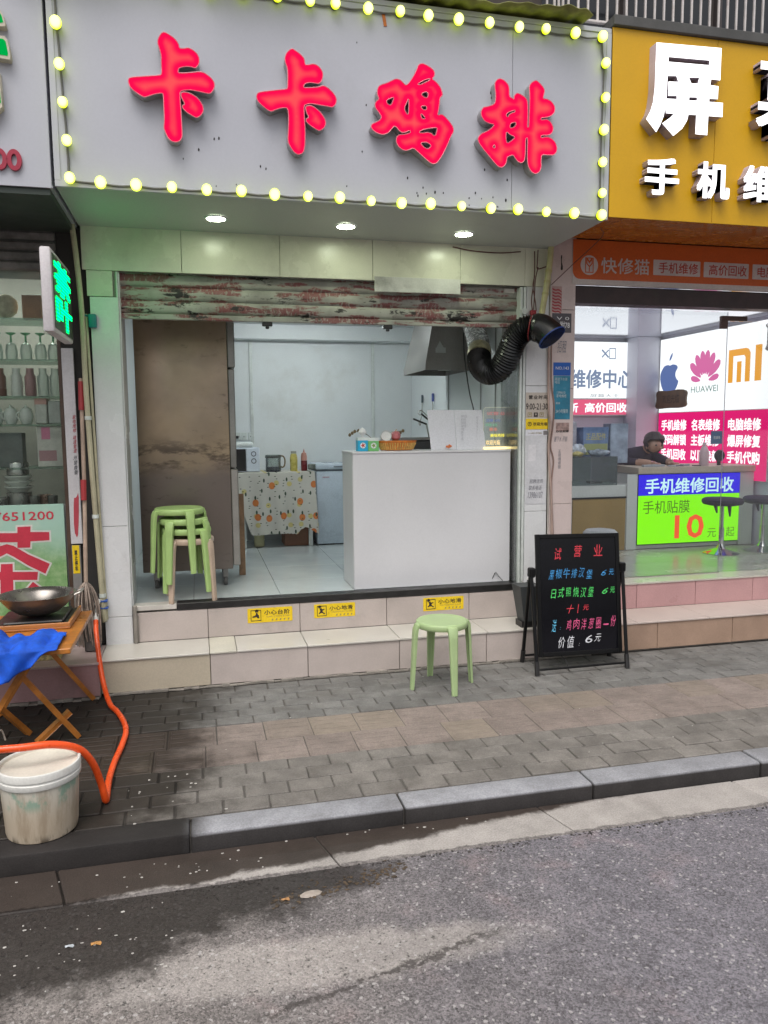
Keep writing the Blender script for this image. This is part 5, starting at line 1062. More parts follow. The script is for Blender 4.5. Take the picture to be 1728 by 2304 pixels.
text('招聘店员', m_pen, pl, (1.75, 1.86, .755, .785), t, shear=.25); text('联系电话', m_pen, pl, (1.745, 1.85, .705, .738), t, shear=.3); text('13986107', m_pen, pl, (1.74, 1.86, .645, .69), t, shear=.2)
poly([rect(1.74, 1.80, .92, 1.04)], M('paler_patch', (.66, .65, .67), .7), pl, t, 'paler_patch', 0, .0008)
pp3 = thing('pink_tile_pillar', 'pale pink tiled pillar between the two shopfronts', 'pillar', (2.0, .1, ZP))
MB().box(1.912, 2.088, .005, .35, -.25, 2.55).build('pillar_core', m_conc, pp3)
tiles(pp3, m_pinkt, [1.90, 2.092], [-.25, .595, 1.45, 2.02, 2.56], -.010)
MB().box(2.0885, 2.096, -.008, .34, -.06, 2.56, .001).build('pillar_side', m_pinkt, pp3)
yb = -.0105
t = notice('house_number_plate', 'dark grey plaque with pale digits on the pink pillar beside the duct end', 'plaque', 1.912, 2.064, 1.855, 1.993, yb, M('plaque_grey', (.085, .075, .085), .4), .004)
text('附78', wp_, fy(yb-.004), (1.975, 2.05, 1.885, 1.935), t, bold=.01); text('V 0', wp_, fy(yb-.004), (1.945, 2.045, 1.945, 1.968), t)
t = notice('red_flyer', 'torn red striped flyer on the pink pillar above the dark plaque', 'flyer', 1.908, 1.987, 2.0, 2.185, yb, M('washed_pink_paper', (.50, .34, .32), .7), .0006)
for i in range(8):
    z = 2.172-.022*i; poly([chaikin([(1.91, z), (1.935, z-.012), (1.96, z-.005), (1.984, z-.022), (1.984, z-.031), (1.958, z-.016), (1.935, z-.022), (1.91, z-.012)])], M('faded_red', (.42, .06, .07), .6), fy(yb), t, 'red_stripe', 0, .0015)
t = notice('blue_notice', 'dark blue NO.143 header sticker topping the teal notice', 'sticker', 1.927, 2.066, 1.545, 1.640, yb, M('royal_blue_print', (.012, .10, .42), .4), .002)
text('NO.143', wp_, fy(yb-.002), (1.945, 2.05, 1.588, 1.61), t)
t = notice('teal_notice', 'tall peeling teal notice on the pink pillar under the blue header', 'notice', 1.93, 2.066, 1.225, 1.543, yb, M('teal_print', (.025, .19, .29), .5, var=.2, vs=9, dirt=.3, ds=9, dcol=(.42, .4, .38)), .0015)
for s, b_ in (('疏通下水道\n电话', (1.94, 2.04, 1.485, 1.53)), ('1398610\n家电维修', (1.955, 2.035, 1.385, 1.43)), ('搬家', (1.95, 1.985, 1.335, 1.352)), ('24小时服务', (1.95, 2.05, 1.27, 1.30))): text(s, M('pale_print', (.5, .58, .6), .6), fy(yb-.0015), b_, t)
t = notice('scrap_label', 'brownish scraps of torn labels on the pink pillar below the teal notice', 'label', 1.955, 2.062, 1.14, 1.20, yb, M('brown_paper_scrap', (.32, .22, .20), .7, var=.4, vs=30), .0006)
text('办证刻章', m_ink, fy(yb), (1.955, 2.06, 1.128, 1.146), t, bold=.03)
text('通下水 开锁', m_pen, fy(yb), (1.94, 2.05, 1.06, 1.10), t, 'scrawl', shear=.3)
text('王\n师\n傅\n修\n锁', m_pen, fy(yb), (1.975, 2.0, .86, 1.0), t, 'scrawl')
poly([chaikin([(1.972, 2.40), (1.985, 2.41), (1.98, 2.36), (1.99, 2.33), (1.99, 2.30), (1.972, 2.30), (1.976, 2.34)])], m_black, fy(yb), pp3, 'soot_mark', 0, .0012)
text('招租', m_pen, fy(yb), (1.955, 2.03, 1.71, 1.80), pp3, 'scrawl', shear=.3)
cp = thing('conduit_pipe', 'crooked yellowed conduit pipe running from the soffit to the duct', 'pipe', (1.83, -.06, 2.0))
c = spl([(1.872, -.06, 2.455), (1.866, -.06, 2.36), (1.852, -.06, 2.25), (1.836, -.06, 2.14), (1.815, -.07, 2.05), (1.79, -.09, 1.95)], 6)
MB().tube(c, .0215, 12).build('pipe', M('yellowed_pvc', (.46, .42, .22), .45, var=.12, vs=12), cp)
for i in (10, 14, 19): MB().tube([c[i], c[i+1]], .0245, 12).build('joint_collar', M('yellowed_pvc_collar', (.40, .36, .17), .45), cp)
wr = thing('electric_wires', 'tangle of dark red wires hanging from the soffit to the duct', 'wires', (1.77, -.03, 2.2))
m_rw = M('dark_red_wire', (.10, .03, .025), .5)
for q in ([(1.761, -.025, 2.42), (1.763, -.025, 2.29), (1.755, -.03, 2.19), (1.74, -.03, 2.08), (1.748, -.03, 2.0)], [(1.788, -.025, 2.43), (1.784, -.025, 2.34), (1.79, -.02, 2.30), (1.852, -.04, 2.315)], [(1.79, -.025, 2.31), (1.768, -.03, 2.22), (1.762, -.03, 2.10), (1.757, -.03, 2.01)], [(1.762, -.03, 2.25), (1.748, -.035, 2.17), (1.768, -.035, 2.06), (1.775, -.035, 2.0)], [(1.15, -.012, 2.425), (1.3, -.012, 2.405), (1.5, -.012, 2.40), (1.66, -.012, 2.415)]):
    MB().tube(spl(q, 5), .0042, 6).build('wire', m_rw, wr)
MB().box(1.73, 1.77, -.05, -.02, 1.972, 2.005, .003).build('red_connector', M('red_connector', (.30, .02, .03), .5), wr)
MB().lathe([(0, .012), (.022, .012), (.022, -.0), (0, 0)], (1.695, -.006, 2.0), 14, toY).build('white_clip', m_alu, wr)
w2 = thing('stray_wire', 'single thin wire sloping up to the orange sign', 'wire', (2.0, -.1, 2.3))
MB().tube(spl([(1.893, -.03, 2.19), (2.03, -.10, 2.33), (2.05, -.45, 2.43), (1.95, -.62, 2.445)], 6), .003, 5).build('wire', m_rw, w2)
cb_ = thing('wall_cables', 'bundle of pinkish brown cables running down between the two pillars', 'cables', (1.91, -.03, 1))
for q, r_, cl_ in (([(1.886, -.02, 1.80), (1.886, -.02, 1.49), (1.892, -.022, 1.29), (1.908, -.022, 1.18), (1.893, -.022, 1.03), (1.905, -.022, .84), (1.922, -.022, .64), (1.932, -.022, .3), (1.935, -.022, -.05)], .0085, (.40, .29, .25)), ([(1.905, -.018, 1.80), (1.911, -.018, 1.49), (1.935, -.018, 1.33), (1.928, -.018, 1.18), (1.911, -.018, 1.03), (1.937, -.018, .92), (1.924, -.018, .74), (1.945, -.018, .3), (1.95, -.018, -.05)], .0055, (.26, .17, .14)), ([(1.898, -.012, 2.45), (1.896, -.012, 2.1), (1.898, -.012, 1.6), (1.901, -.012, .7), (1.902, -.012, -.1)], .006, (.46, .42, .38))):
    MB().tube(spl(q, 5), r_, 8).build('cable', M('dusty_cable', cl_, .6, var=.15), cb_)
# ---------------------------------------------------------------- phone repair shop on the right: fascia
ysn = thing('yellow_fascia_sign', 'mustard yellow fascia sign with white glowing characters 屏 and 手机维修', 'shop sign', (3.3, -.8, 2.46))
m_mus = M('mustard_panel', (.62, .34, .002), .42, var=.05, vs=1.1, fine=.02, dirt=.14, ds=2, dcol=(.32, .16, .01))
for a_, b_ in ((1.900, 2.629), (2.632, 3.85), (3.853, 6.2)): MB().box(a_, b_, -.806, -.798, 2.462, 3.572, .001).build('face_panel', m_mus, ysn)
MB().box(1.90, 6.2, -.797, .0, 3.56, 3.57).box(1.90, 1.908, -.797, -.03, 2.47, 3.559).build('box_sides', m_dark, ysn)
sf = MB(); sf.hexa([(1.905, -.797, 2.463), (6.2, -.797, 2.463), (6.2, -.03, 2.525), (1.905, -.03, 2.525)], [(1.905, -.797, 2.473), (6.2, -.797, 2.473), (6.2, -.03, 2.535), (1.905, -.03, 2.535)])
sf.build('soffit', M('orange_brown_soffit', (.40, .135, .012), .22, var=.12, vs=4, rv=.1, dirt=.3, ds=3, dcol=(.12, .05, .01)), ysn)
m_wl = EM('white_lit_letter', (1., .99, 1.), 2.4); m_wr = M('lilac_letter_return', (.44, .38, .44), .4, .2)
def lit_char(s, bx, bold, d=.07):
    r_ = text(s, m_wr, fy(-.806), bx, None, 'letter_return', bold=bold, depth=d, off=d, res=3)
    f = text(s, m_wl, fy(-.806), bx, ysn, 'character', bold=bold, off=d+.0012, res=3); r_.parent = f
PING = [[(2.152,3.476),(2.604,3.489),(2.603,3.3),(2.538,3.301),(2.533,3.266),(2.592,3.264),(2.59,3.188),(2.53,3.186),(2.529,3.167),(2.628,3.169),(2.628,3.085),(2.527,3.083),(2.524,2.969),(2.44,2.969),(2.442,3.082),(2.387,3.08),(2.378,3.043),(2.346,2.994),(2.286,2.946),(2.207,3.014),(2.258,3.049),(2.287,3.077),(2.231,3.075),(2.225,3.11),(2.215,3.056),(2.193,3.003),(2.167,2.959),(2.096,3.031),(2.124,3.079),(2.14,3.131),(2.149,3.213)],[(2.238,3.402),(2.522,3.409),(2.522,3.381),(2.237,3.374)],[(2.234,3.292),(2.295,3.297),(2.31,3.264),(2.242,3.26),(2.242,3.178),(2.302,3.182),(2.303,3.163),(2.231,3.16)],[(2.381,3.297),(2.455,3.302),(2.446,3.266),(2.4,3.264)],[(2.388,3.182),(2.444,3.186),(2.444,3.166),(2.388,3.163)]]
r_ = poly(PING, m_wr, fy(-.806), None, 'letter_return', .07, .07); f = poly(PING, m_wl, fy(-.806), ysn, 'character', 0, .0712); r_.parent = f
lit_char('幕', (2.872, 3.42, 2.975, 3.478), .018)
for s, x in (('手', 2.105), ('机', 2.470), ('维', 2.808), ('修', 3.165)): lit_char(s, (x, x+.238, 2.594, 2.816), .036, .06)
osn = thing('orange_shop_sign', 'orange strip sign 快修猫 with a white border below', 'shop sign', (3.4, -.02, 2.2))
MB().box(2.064, 6.2, -.016, .02, 2.205, 2.495, .002).build('board', M('white_sign_board', (.56, .52, .50), .4), osn)
ou = [(6.2, 2.2415), (6.2, 2.521), (2.066, 2.521), (2.066, 2.30)]+[(2.066+.058*(1-math.cos(rad(a_))), 2.30-.058*math.sin(rad(a_))) for a_ in range(15, 91, 15)]
m_ora = M('orange_print', (.56, .105, .014), .35, var=.04)
poly([ou], m_ora, fy(-.016), osn, 'orange_field', .0015, .0015)
po_ = fy(-.0175); m_sw = M('sign_white', (.55, .50, .49), .5)
poly([circ(2.197, 2.342, .070, n=28)], m_sw, po_, osn, 'emblem', 0, .001)
for l in ([rect(2.163, 2.231, 2.288, 2.396), rect(2.170, 2.224, 2.295, 2.389)], [[(2.172, 2.389), (2.185, 2.389), (2.197, 2.372), (2.209, 2.389), (2.222, 2.389), (2.222, 2.352), (2.197, 2.325), (2.172, 2.352)], [(2.180, 2.376), (2.197, 2.352), (2.214, 2.376), (2.214, 2.356), (2.197, 2.338), (2.180, 2.356)]], [rect(2.193, 2.201, 2.297, 2.327)]): poly(l, m_ora, po_, osn, 'emblem_mark', 0, .002)
text('快修猫', m_sw, po_, (2.292, 2.688, 2.288, 2.402), osn, bold=.012, space=1.05)
for s, x0, x1 in (('手机维修', 2.722, 3.122), ('高价回收', 3.152, 3.548), ('电脑维修', 3.582, 3.98)):
    f = poly([rrect(x0, x1, 2.292, 2.404, .006)], m_sw, po_, osn, 'label_plate', 0, .001)
    text(s, M('label_red', (.42, .05, .03), .5), po_, (x0+.045, x1-.018, 2.308, 2.388), f, off=.002, bold=.012)
# ---------------------------------------------------------------- phone repair shop: building
rs = thing('repair_shop_building', 'brightly lit phone repair shop with a glass front on the right', 'shop', (3.6, 1.5, ZP))
m_tanr = M('brown_step_tile', (.36, .245, .18), .4, var=.14, vs=3, fine=.05, rnd=.04, dirt=.3, ds=2.5, dcol=(.15, .1, .08))
m_pkr = M('rose_step_tile', (.46, .27, .27), .35, var=.07, vs=3, rnd=.03, dirt=.2, ds=3, dcol=(.2, .13, .12))
m_trd = M('cream_step_tread', (.52, .44, .40), .4, var=.08, vs=3, dirt=.3, ds=3, dcol=(.25, .19, .17))
MB().box(2.105, 6.2, -.354, .035, ZP, -.268).box(2.105, 6.2, .036, 3.6, ZP, -.064).build('step_core', m_mortar, rs)
xr = [2.105, 2.621, 3.259, 3.895, 4.53, 5.2]
for a_, b_ in zip(xr, xr[1:]): MB().box(a_+.002, b_-.002, -.368, -.355, ZP+.012, -.2685, .0016).build('riser_tile', m_tanr, rs)
xr = [2.105, 2.45, 3.05, 3.65, 4.25, 4.9]
for a_, b_ in zip(xr, xr[1:]): MB().box(a_+.002, b_-.002, -.378, .019, -.2675, -.255, .002).build('tread_tile', m_trd, rs)
xr = [2.105, 2.684, 3.21, 3.743, 4.28, 4.9]
for a_, b_ in zip(xr, xr[1:]): MB().box(a_+.002, b_-.002, .021, .035, -.2545, -.0645, .0016).build('upper_riser_tile', m_pkr, rs)
m_fr2 = M('glossy_beige_floor', (.50, .475, .42), .24, var=.08, vs=2, rv=.05, dirt=.25, ds=2, dcol=(.25, .22, .18))
xr = [2.105, 2.90, 3.70, 4.50, 5.3]; yr = [.012, .8, 1.6, 2.4, 3.49]
for i in range(4):
    for j in range(4): MB().box(xr[i]+.001, xr[i+1]-.001, yr[j]+.001, yr[j+1]-.001, -.063, -.050, .001).build('floor_tile', m_fr2, rs)
m_lil = M('lilac_white_wall', (.66, .66, .74), .4, var=.03)
MB().box(2.0, 5.3, 3.5, 3.6, -.1, 2.5).build('back_wall', m_lil, rs)
MB().box(4.93, 5.03, .04, 3.499, -.1, 2.5).build('side_wall', m_lil, rs)
MB().box(2.0, 2.088, .36, 3.499, -.1, 2.5).build('side_wall', m_lil, rs)
MB().box(4.60, 4.929, 3.2, 3.499, -.05, 2.25, .003).build('corner_column', m_lil, rs)
MB().box(2.0, 5.3, .04, 3.6, 2.252, 2.3).build('ceiling', M('glossy_ceiling', (.66, .69, .78), .07, .45, var=.02, rv=.02), rs)
MB().box(2.098, 6.2, .03, .16, 2.078, 2.204).box(1.912, 6.2, .06, .3, 2.305, 3.55).build('lintel', M('dark_brown_lintel', (.045, .03, .03), .5, var=.3, vs=8, dirt=.4, ds=7), rs)
MB().box(5.031, 6.2, .03, .3, -.25, 2.07).build('far_pillar', m_pinkt, rs)
MB().box(2.10, 3.562, .216, .226, -.046, 2.077).build('window_pane', GLASS('shopfront_glass', (.965, .985, .985), 1.0), rs)
MB().box(2.10, 3.56, .208, .234, -.0495, -.0425).build('floor_channel', m_ss, rs)
MB().box(3.497, 3.735, .205, .238, 2.008, 2.046, .002).box(3.497, 3.555, .206, .237, 1.945, 2.0075, .002).build('door_hinge_patch', M('bronze_patch_fitting', (.09, .05, .04), .4, .3), rs)
MB().box(3.568, 4.40, .216, .226, -.04, 2.006).build('glass_door', GLASS('door_glass', (.97, .985, .985), 1.0), rs)
MB().tube(spl([(3.93, .20, 1.98), (3.925, .17, 1.975), (3.922, .165, 1.9), (3.925, .17, 1.82), (3.935, .2, 1.79)]), .022, 8).build('door_handle', M('pale_handle', (.62, .62, .6), .35), rs)
MB().box(2.5, 4.6, .42, .74, 2.235, 2.2505, .002).build('unseen_ceiling_lamp', EM('lit_ceiling_panel', (.9, .95, 1.), 8), rs)
# lightboxes
m_lb = EM('white_lightbox', (.97, .98, 1.), 1.35); m_mag = EM('magenta_lightbox', (1., .012, .21), .92); m_lbw = EM('white_lit_text', (1., .95, 1.), 1.5)
bx_ = thing('back_lightbox', 'glowing white lightbox 维修中心 with a pink band on the back wall', 'lightbox', (4.0, 3.46, 1.3))
MB().box(2.4, 4.70, 3.44, 3.498, 1.30, 2.215, .003).build('case', m_alu, bx_)
pk = fy(3.438)
poly([rect(2.41, 4.69, 1.52, 2.205)], m_lb, pk, bx_, 'white_field', 0, .001)
poly([rect(2.41, 4.69, 1.318, 1.505)], EM('pink_lightbox', (.95, .14, .27), .95), pk, bx_, 'pink_band', 0, .001)
m_bl = EM('blue_grey_lit_text', (.22, .28, .43), 1.)
text('手机维修中心', m_bl, pk, (3.40, 4.685, 1.64, 1.87), bx_, bold=.03, off=.003)
text('以旧换新  高价回收', m_lbw, pk, (3.37, 4.61, 1.345, 1.465), bx_, bold=.03, off=.003)
poly([rect(4.35, 4.44, 2.0, 2.135), rect(4.36, 4.43, 2.012, 2.123)], m_bl, pk, bx_, 'phone_icon', 0, .003)
b = MB().tube([(4.34, 3.435, 2.02), (4.25, 3.435, 2.11)], .010, 6).tube([(4.25, 3.435, 2.02), (4.34, 3.435, 2.11)], .008, 6); b.build('tools_icon', m_bl, bx_)
text('屏幕大王', EM('grey_lit_text', (.35, .36, .4), 1.), pk, (4.1, 4.5, 1.53, 1.575), bx_, off=.003)
ps = PL((4.90, 0, 0), (0, -1, 0), (0, 0, 1))      # faces into the room; u = -y
sb_ = thing('side_lightbox', 'glowing lightbox with apple, petal and letter logos over magenta price rows', 'lightbox', (4.91, 2.3, .6))
MB().box(4.901, 4.929, 1.29, 3.19, .60, 2.215, .003).build('case', m_alu, sb_)
poly([rect(-3.185, -1.30, 1.335, 2.21)], m_lb, ps, sb_, 'white_field', 0, .001)
poly([rect(-3.185, -1.30, .605, 1.328)], m_mag, ps, sb_, 'magenta_field', 0, .001)
X4 = lambda y, z: (-y, z)
def sp(pts): return [(-y, z) for y, z in pts]
m_ap = EM('slate_blue_logo', (.11, .17, .42), 1.); m_pet = EM('pink_logo', (.80, .16, .42), 1.); m_mi = EM('orange_logo', (1., .42, .03), 1.); m_dk = EM('dark_lit_text', (.10, .22, .18), 1.)
cy_, cz_ = 3.0, 1.745
ap = [(-.13, .10), (-.09, .155), (-.03, .165), (.0, .15), (.04, .165), (.10, .15), (.125, .115), (.09, .07), (.085, .02), (.11, -.03), (.14, -.05), (.11, -.13), (.06, -.19), (.02, -.185), (-.02, -.185), (-.07, -.19), (-.12, -.12), (-.15, -.02), (-.15, .05)]
poly([chaikin([(-cy_+.02+a_*1.3, cz_+b_*.95) for a_, b_ in ap], 2)], m_ap, ps, sb_, 'logo', 0, .003)
poly([chaikin([(-cy_+.0, cz_+.20), (-cy_+.02, cz_+.255), (-cy_+.07, cz_+.30), (-cy_+.065, cz_+.25), (-cy_+.03, cz_+.205)])], m_ap, ps, sb_, 'logo', 0, .003)
hy, hz = 2.325, 1.72
for a_ in (-78, -52, -29, -9, 9, 29, 52, 78):
    L1 = .285 if abs(a_) < 60 else .20; w_ = .058 if abs(a_) < 60 else .04
    dx, dz = math.sin(rad(a_)), math.cos(rad(a_)); nx_, nz_ = dz, -dx
    st_ = .055; P_ = lambda l_, s_: (-hy+(dx*l_+nx_*s_), hz-.06+(dz*l_+nz_*s_)*1.05)
    poly([chaikin([P_(st_, 0), P_(st_+L1*.45, w_*.8), P_(st_+L1*.85, w_*.75), P_(st_+L1, 0), P_(st_+L1*.85, -w_*.75), P_(st_+L1*.45, -w_*.8)])], m_pet, ps, sb_, 'logo_petal', 0, .003)
text('HUAWEI', m_dk, ps, (-2.56, -2.09, 1.545, 1.615), sb_, off=.003)
my = -1.93
poly([[(my, 1.62), (my, 1.965), (my+.27, 1.965), (my+.31, 1.95), (my+.335, 1.91), (my+.335, 1.62), (my+.26, 1.62), (my+.26, 1.87), (my+.24, 1.895), (my+.075, 1.895), (my+.075, 1.62)]], m_mi, ps, sb_, 'logo', 0, .003)
poly([rect(my+.135, my+.205, 1.62, 1.835)], m_mi, ps, sb_, 'logo', 0, .003); poly([rect(my+.405, my+.50, 1.62, 1.98)], m_mi, ps, sb_, 'logo', 0, .003)
for r_, row in enumerate((('手机维修', '名表维修', '电脑维修'), ('密码解锁', '主板维修', '爆屏修复'), ('手机回收', '以旧换新', '手机代购'))):
    for c_, s in enumerate(row):
        u0 = (-3.12, -2.53, -1.90)[c_]; z1 = 1.245-.172*r_
        text(s, m_lbw, ps, (u0, u0+.50, z1-.13, z1), sb_, bold=.035, off=.003)
pq = thing('wooden_plaque', 'brown carved wooden plaque hanging over the apple logo', 'plaque', (4.87, 2.88, 1.38))
poly([chaikin([(-3.20, 1.40), (-3.15, 1.375), (-2.95, 1.385), (-2.70, 1.38), (-2.58, 1.40), (-2.60, 1.48), (-2.575, 1.57), (-2.70, 1.60), (-2.95, 1.585), (-3.14, 1.60), (-3.19, 1.57), (-3.175, 1.49)])], M('carved_wood', (.15, .085, .045), .6, var=.25, vs=9), ps, pq, 'board', .02, .045)
text('欢迎光临', M('dark_carving', (.05, .03, .02), .7), ps, (-3.05, -2.72, 1.44, 1.54), pq, off=.046)
# counter of the repair shop
rc = thing('repair_counter', 'white counter with brown front panel in the repair shop', 'counter', (3.8, 1.75, -.05))
m_rcw = M('counter_white', (.62, .63, .60), .4, var=.03); m_rcb = M('tan_board', (.36, .235, .085), .5, var=.08, vs=3)
MB().box(2.70, 3.56, 1.47, 2.05, -.048, .60, .003).build('left_cabinet', m_rcw, rc)
MB().box(2.865, 3.435, 1.458, 1.469, -.045, .47, .002).build('brown_panel', m_rcb, rc)
MB().box(2.86, 3.44, 1.452, 1.468, .471, .488, .002).build('dark_ledge', m_black, rc)
MB().box(3.561, 4.88, 1.476, 2.05, -.045, .70, .003).build('right_cabinet', m_rcw, rc)
MB().box(3.555, 4.89, 1.44, 2.06, .703, .766, .003).build('worktop', M('worktop_beige', (.50, .42, .33), .45), rc)
MB().box(4.725, 4.885, 1.455, 1.475, -.045, .70, .002).box(3.445, 3.558, 1.455, 1.469, -.045, .70, .002).build('white_post', m_rcw, rc)
cbx2 = thing('counter_lightbox', 'blue and lime green lightbox sign on the counter front, 手机维修回收 10元起', 'lightbox', (4.14, 1.45, .0))
MB().box(3.562, 4.722, 1.452, 1.475, -.005, .70, .002).build('case', m_black, cbx2)
pc = fy(1.452)
poly([rect(3.566, 4.718, .489, .694)], EM('blue_lit_panel', (.035, .02, .82), 1.), pc, cbx2, 'blue_band', 0, .001)
poly([rect(3.566, 4.718, .004, .487)], EM('lime_lit_panel', (.27, 1., .0), 1.05), pc, cbx2, 'lime_field', 0, .001)
text('手机维修回收', EM('pale_lit_text', (.62, .92, .95), 1.1), pc, (3.64, 4.645, .505, .655), cbx2, bold=.022, off=.003)
text('手机贴膜', EM('olive_lit_text', (.08, .20, .01), 1.), pc, (3.62, 4.145, .305, .435), cbx2, off=.003, bold=.004)
text('10', EM('orange_lit_text', (1., .11, .03), 1.), pc, (3.98, 4.315, .045, .285), cbx2, bold=.02, off=.003)
text('元', EM('olive_lit_text', (.08, .20, .01), 1.), pc, (4.36, 4.46, .045, .135), cbx2, off=.003); text('起', EM('olive_lit_text', (.08, .20, .01), 1.), pc, (4.575, 4.675, .045, .145), cbx2, off=.003)
# showcase, clutter, person
sc_ = thing('glass_showcase', 'glass display case with scattered accessories left of the counter', 'showcase', (3.1, 1.7, .6))
MB().box(2.72, 3.34, 1.48, 2.0, .605, .612).box(2.72, 3.34, 1.995, 2.0, .613, .868).build('case_back', M('showcase_grey', (.40, .44, .43), .4), sc_)
MB().box(2.72, 3.345, 1.475, 1.481, .602, .872).box(2.72, 3.345, 1.475, 2.0, .873, .879).box(3.34, 3.346, 1.482, 2.0, .602, .872).build('glass_panes', GLASS('showcase_glass', (.88, .93, .92), .9, .12, (.4, .45, .45)), sc_)
it = thing('phone_case', 'dark phone lying inside the glass showcase', 'phone', (3.2, 1.65, .613)); MB().box(3.12, 3.26, 1.6, 1.68, .6135, .632, .004).build('phone_body', m_black, it)
bgm = M('plastic_bag_white', (.55, .58, .62), .35, var=.25, vs=9)
for (x, y, z, r_, s3), lab, col in (((2.98, 1.72, .94, .10, (1.5, .8, .65)), 'white crumpled plastic bag on the glass showcase', (.52, .55, .60)), ((3.24, 1.66, .915, .065, (1.8, .8, .5)), 'flat grey-blue plastic bag on the right end of the showcase', (.35, .40, .46)), ((2.96, 1.58, .905, .045, (1.9, .8, .55)), 'yellow and orange food packet in front of the white bag', (.50, .42, .16))):
    t = thing('plastic_bag', lab, 'bag', (x, y, z-r_*s3[2])); bm_ = MB().ball((0, 0, 0), r_, 3, s3)
    for v in bm_.bm.verts: v.co = v.co*(1+.22*math.sin(v.co.x*61+v.co.z*47)*math.sin(v.co.y*53+1))+Vector((x, y, z))
    bm_.build('bag_body', M('crumpled_plastic', col, .35, var=.45, vs=22), t, ang=70)
for (x0, x1, y0, y1, z0, z1), lab, col in (((3.12, 3.40, 1.75, 1.9, .88, 1.165), 'blue carton with yellow print standing on the showcase', (.14, .21, .36)), ((3.42, 3.62, 1.75, 1.9, .80, 1.20), 'grey-blue carton between the showcase and the seated person', (.30, .35, .43)), ((2.78, 3.10, 1.85, 1.98, .88, 1.22), 'large pale box at the back of the showcase', (.52, .50, .55))):
    t = thing('carton', lab, 'carton', ((x0+x1)/2, (y0+y1)/2, z0)); MB().box(x0, x1, y0, y1, z0, z1, .004).build('carton_body', M('carton_print', col, .5, var=.3, vs=8), t)
    if lab.startswith('blue'):
        text('正品配件', M('yellow_print', (.6, .5, .1), .5), fy(y0), (x0+.03, x1-.03, z1-.13, z1-.06), t); poly([rect(x0+.01, x1-.01, z0+.01, z0+.12)], M('olive_band', (.36, .38, .16), .5), fy(y0), t, 'printed_band', 0, .001)
t = thing('spray_bottle', 'pale pink plastic bottle on the repair counter', 'bottle', (4.37, 1.56, .767)); MB().lathe([(0, .767), (.045, .768), (.047, .9), (.03, .95), (.018, .965), (.018, 1.0), (0, 1.0)], (4.37, 1.56, 0), 18).build('bottle_body', M('pale_pink_plastic', (.55, .40, .42), .4), t)
t = thing('desk_lamp', 'black round desk fan on the repair counter next to the bottle', 'fan', (4.56, 1.58, .767)); t.name = 'desk_fan'
MB().lathe([(0, -.02), (.05, -.02), (.062, 0), (.05, .02), (0, .02)], (4.55, 1.56, .865), 20, toY).build('fan_head', m_black, t); MB().tube([(4.56, 1.58, .768), (4.555, 1.575, .82)], .02, 10).build('fan_stand', m_black, t)
t = thing('card_display', 'blue-grey card holder stuck on the glass front of the repair shop', 'card holder', (3.78, .2, .97))
MB().box(3.44, 3.545, .206, .2155, 1.02, 1.125, .003).build('holder', M('slate_card', (.10, .16, .26), .4), t); t.location = (3.49, .21, 1.02); WORLD[t] = Matrix.Translation(t.location); t.children[0].matrix_parent_inverse = WORLD[t].inverted()
text('扫码', wp_, fy(.206), (3.46, 3.52, 1.06, 1.085), t)
t = thing('repair_tools', 'small dark repair tools laid out on the counter before the person', 'tools', (3.95, 1.6, .767))
for i in range(7): x = 3.66+.095*i; MB().box(x, x+rng.uniform(.05, .085), 1.52+.02*(i % 3), 1.56+.03*(i % 3), .767, .767+rng.uniform(.008, .03), .003).build('tool', M('tool_grey', rng.choice(((.03, .03, .035), (.10, .12, .16), (.4, .42, .45))), .4), t)
def skin(name, pts, edges, radii, mat, parent, sub=2):
    me = bpy.data.meshes.new(name); me.from_pydata([Vector(p) for p in pts], edges, []); o = bpy.data.objects.new(name, me)
    o.modifiers.new('skin', 'SKIN'); sv = me.skin_vertices[0].data
    for i, r_ in enumerate(radii): sv[i].radius = (r_, r_) if not isinstance(r_, tuple) else r_
    sv[0].use_root = True; s_ = o.modifiers.new('sub', 'SUBSURF'); s_.levels = sub; s_.render_levels = sub
    out = eval_mesh(o); out.name = name; out.polygons.foreach_set('use_smooth', [True]*len(out.polygons)); return mesh_obj(name, out, mat, parent)
pe = thing('person', 'person in dark clothes with dark hair bent low over the repair counter', 'person', (3.95, 2.28, -.05))
m_skin = M('skin', (.46, .27, .19), .5, var=.06)
H = Vector((4.04, 1.93, .985))
pts = [(3.93, 2.35, .45), (3.935, 2.30, .62), (3.94, 2.21, .80), (3.965, 2.10, .895), (4.00, 2.03, .93), H, H+Vector((.012, -.045, -.065)),
       (3.80, 2.14, .865), (3.74, 1.99, .80), (3.84, 1.83, .795), (3.90, 1.75, .79), (4.12, 2.10, .865), (4.21, 1.99, .80), (4.16, 1.84, .795), (4.13, 1.76, .79)]
ed = [(0, 1), (1, 2), (2, 3), (3, 4), (4, 5), (5, 6), (3, 7), (7, 8), (8, 9), (9, 10), (3, 11), (11, 12), (12, 13), (13, 14)]
body = skin('body', pts, ed, [.15, .145, .15, .12, .058, .094, .07, .062, .05, .04, .034, .062, .05, .04, .034], m_skin, pe)
body.data.materials.append(M('dark_shirt_cloth', (.055, .042, .065), .9))
for p_ in body.data.polygons:
    c_ = p_.center
    if (c_-H).length > .125 and c_.y > 1.86: p_.material_index = 1
hb = MB().ball((0, 0, 0), 1, 3)
for v in hb.bm.verts:
    n = v.co.normalized(); v.co = H+Vector((n.x*.108, n.y*.115+.012, n.z*.118+.018))*1.0+n*.006*math.sin(n.x*31+n.z*23)
bmesh.ops.delete(hb.bm, geom=[v for v in hb.bm.verts if (v.co-H).y < -.035 and (v.co-H).z < .045], context='VERTS')
hb.build('hair', M('dark_hair', (.06, .042, .045), .6, var=.35, vs=60), pe, ang=80)
fc = MB()
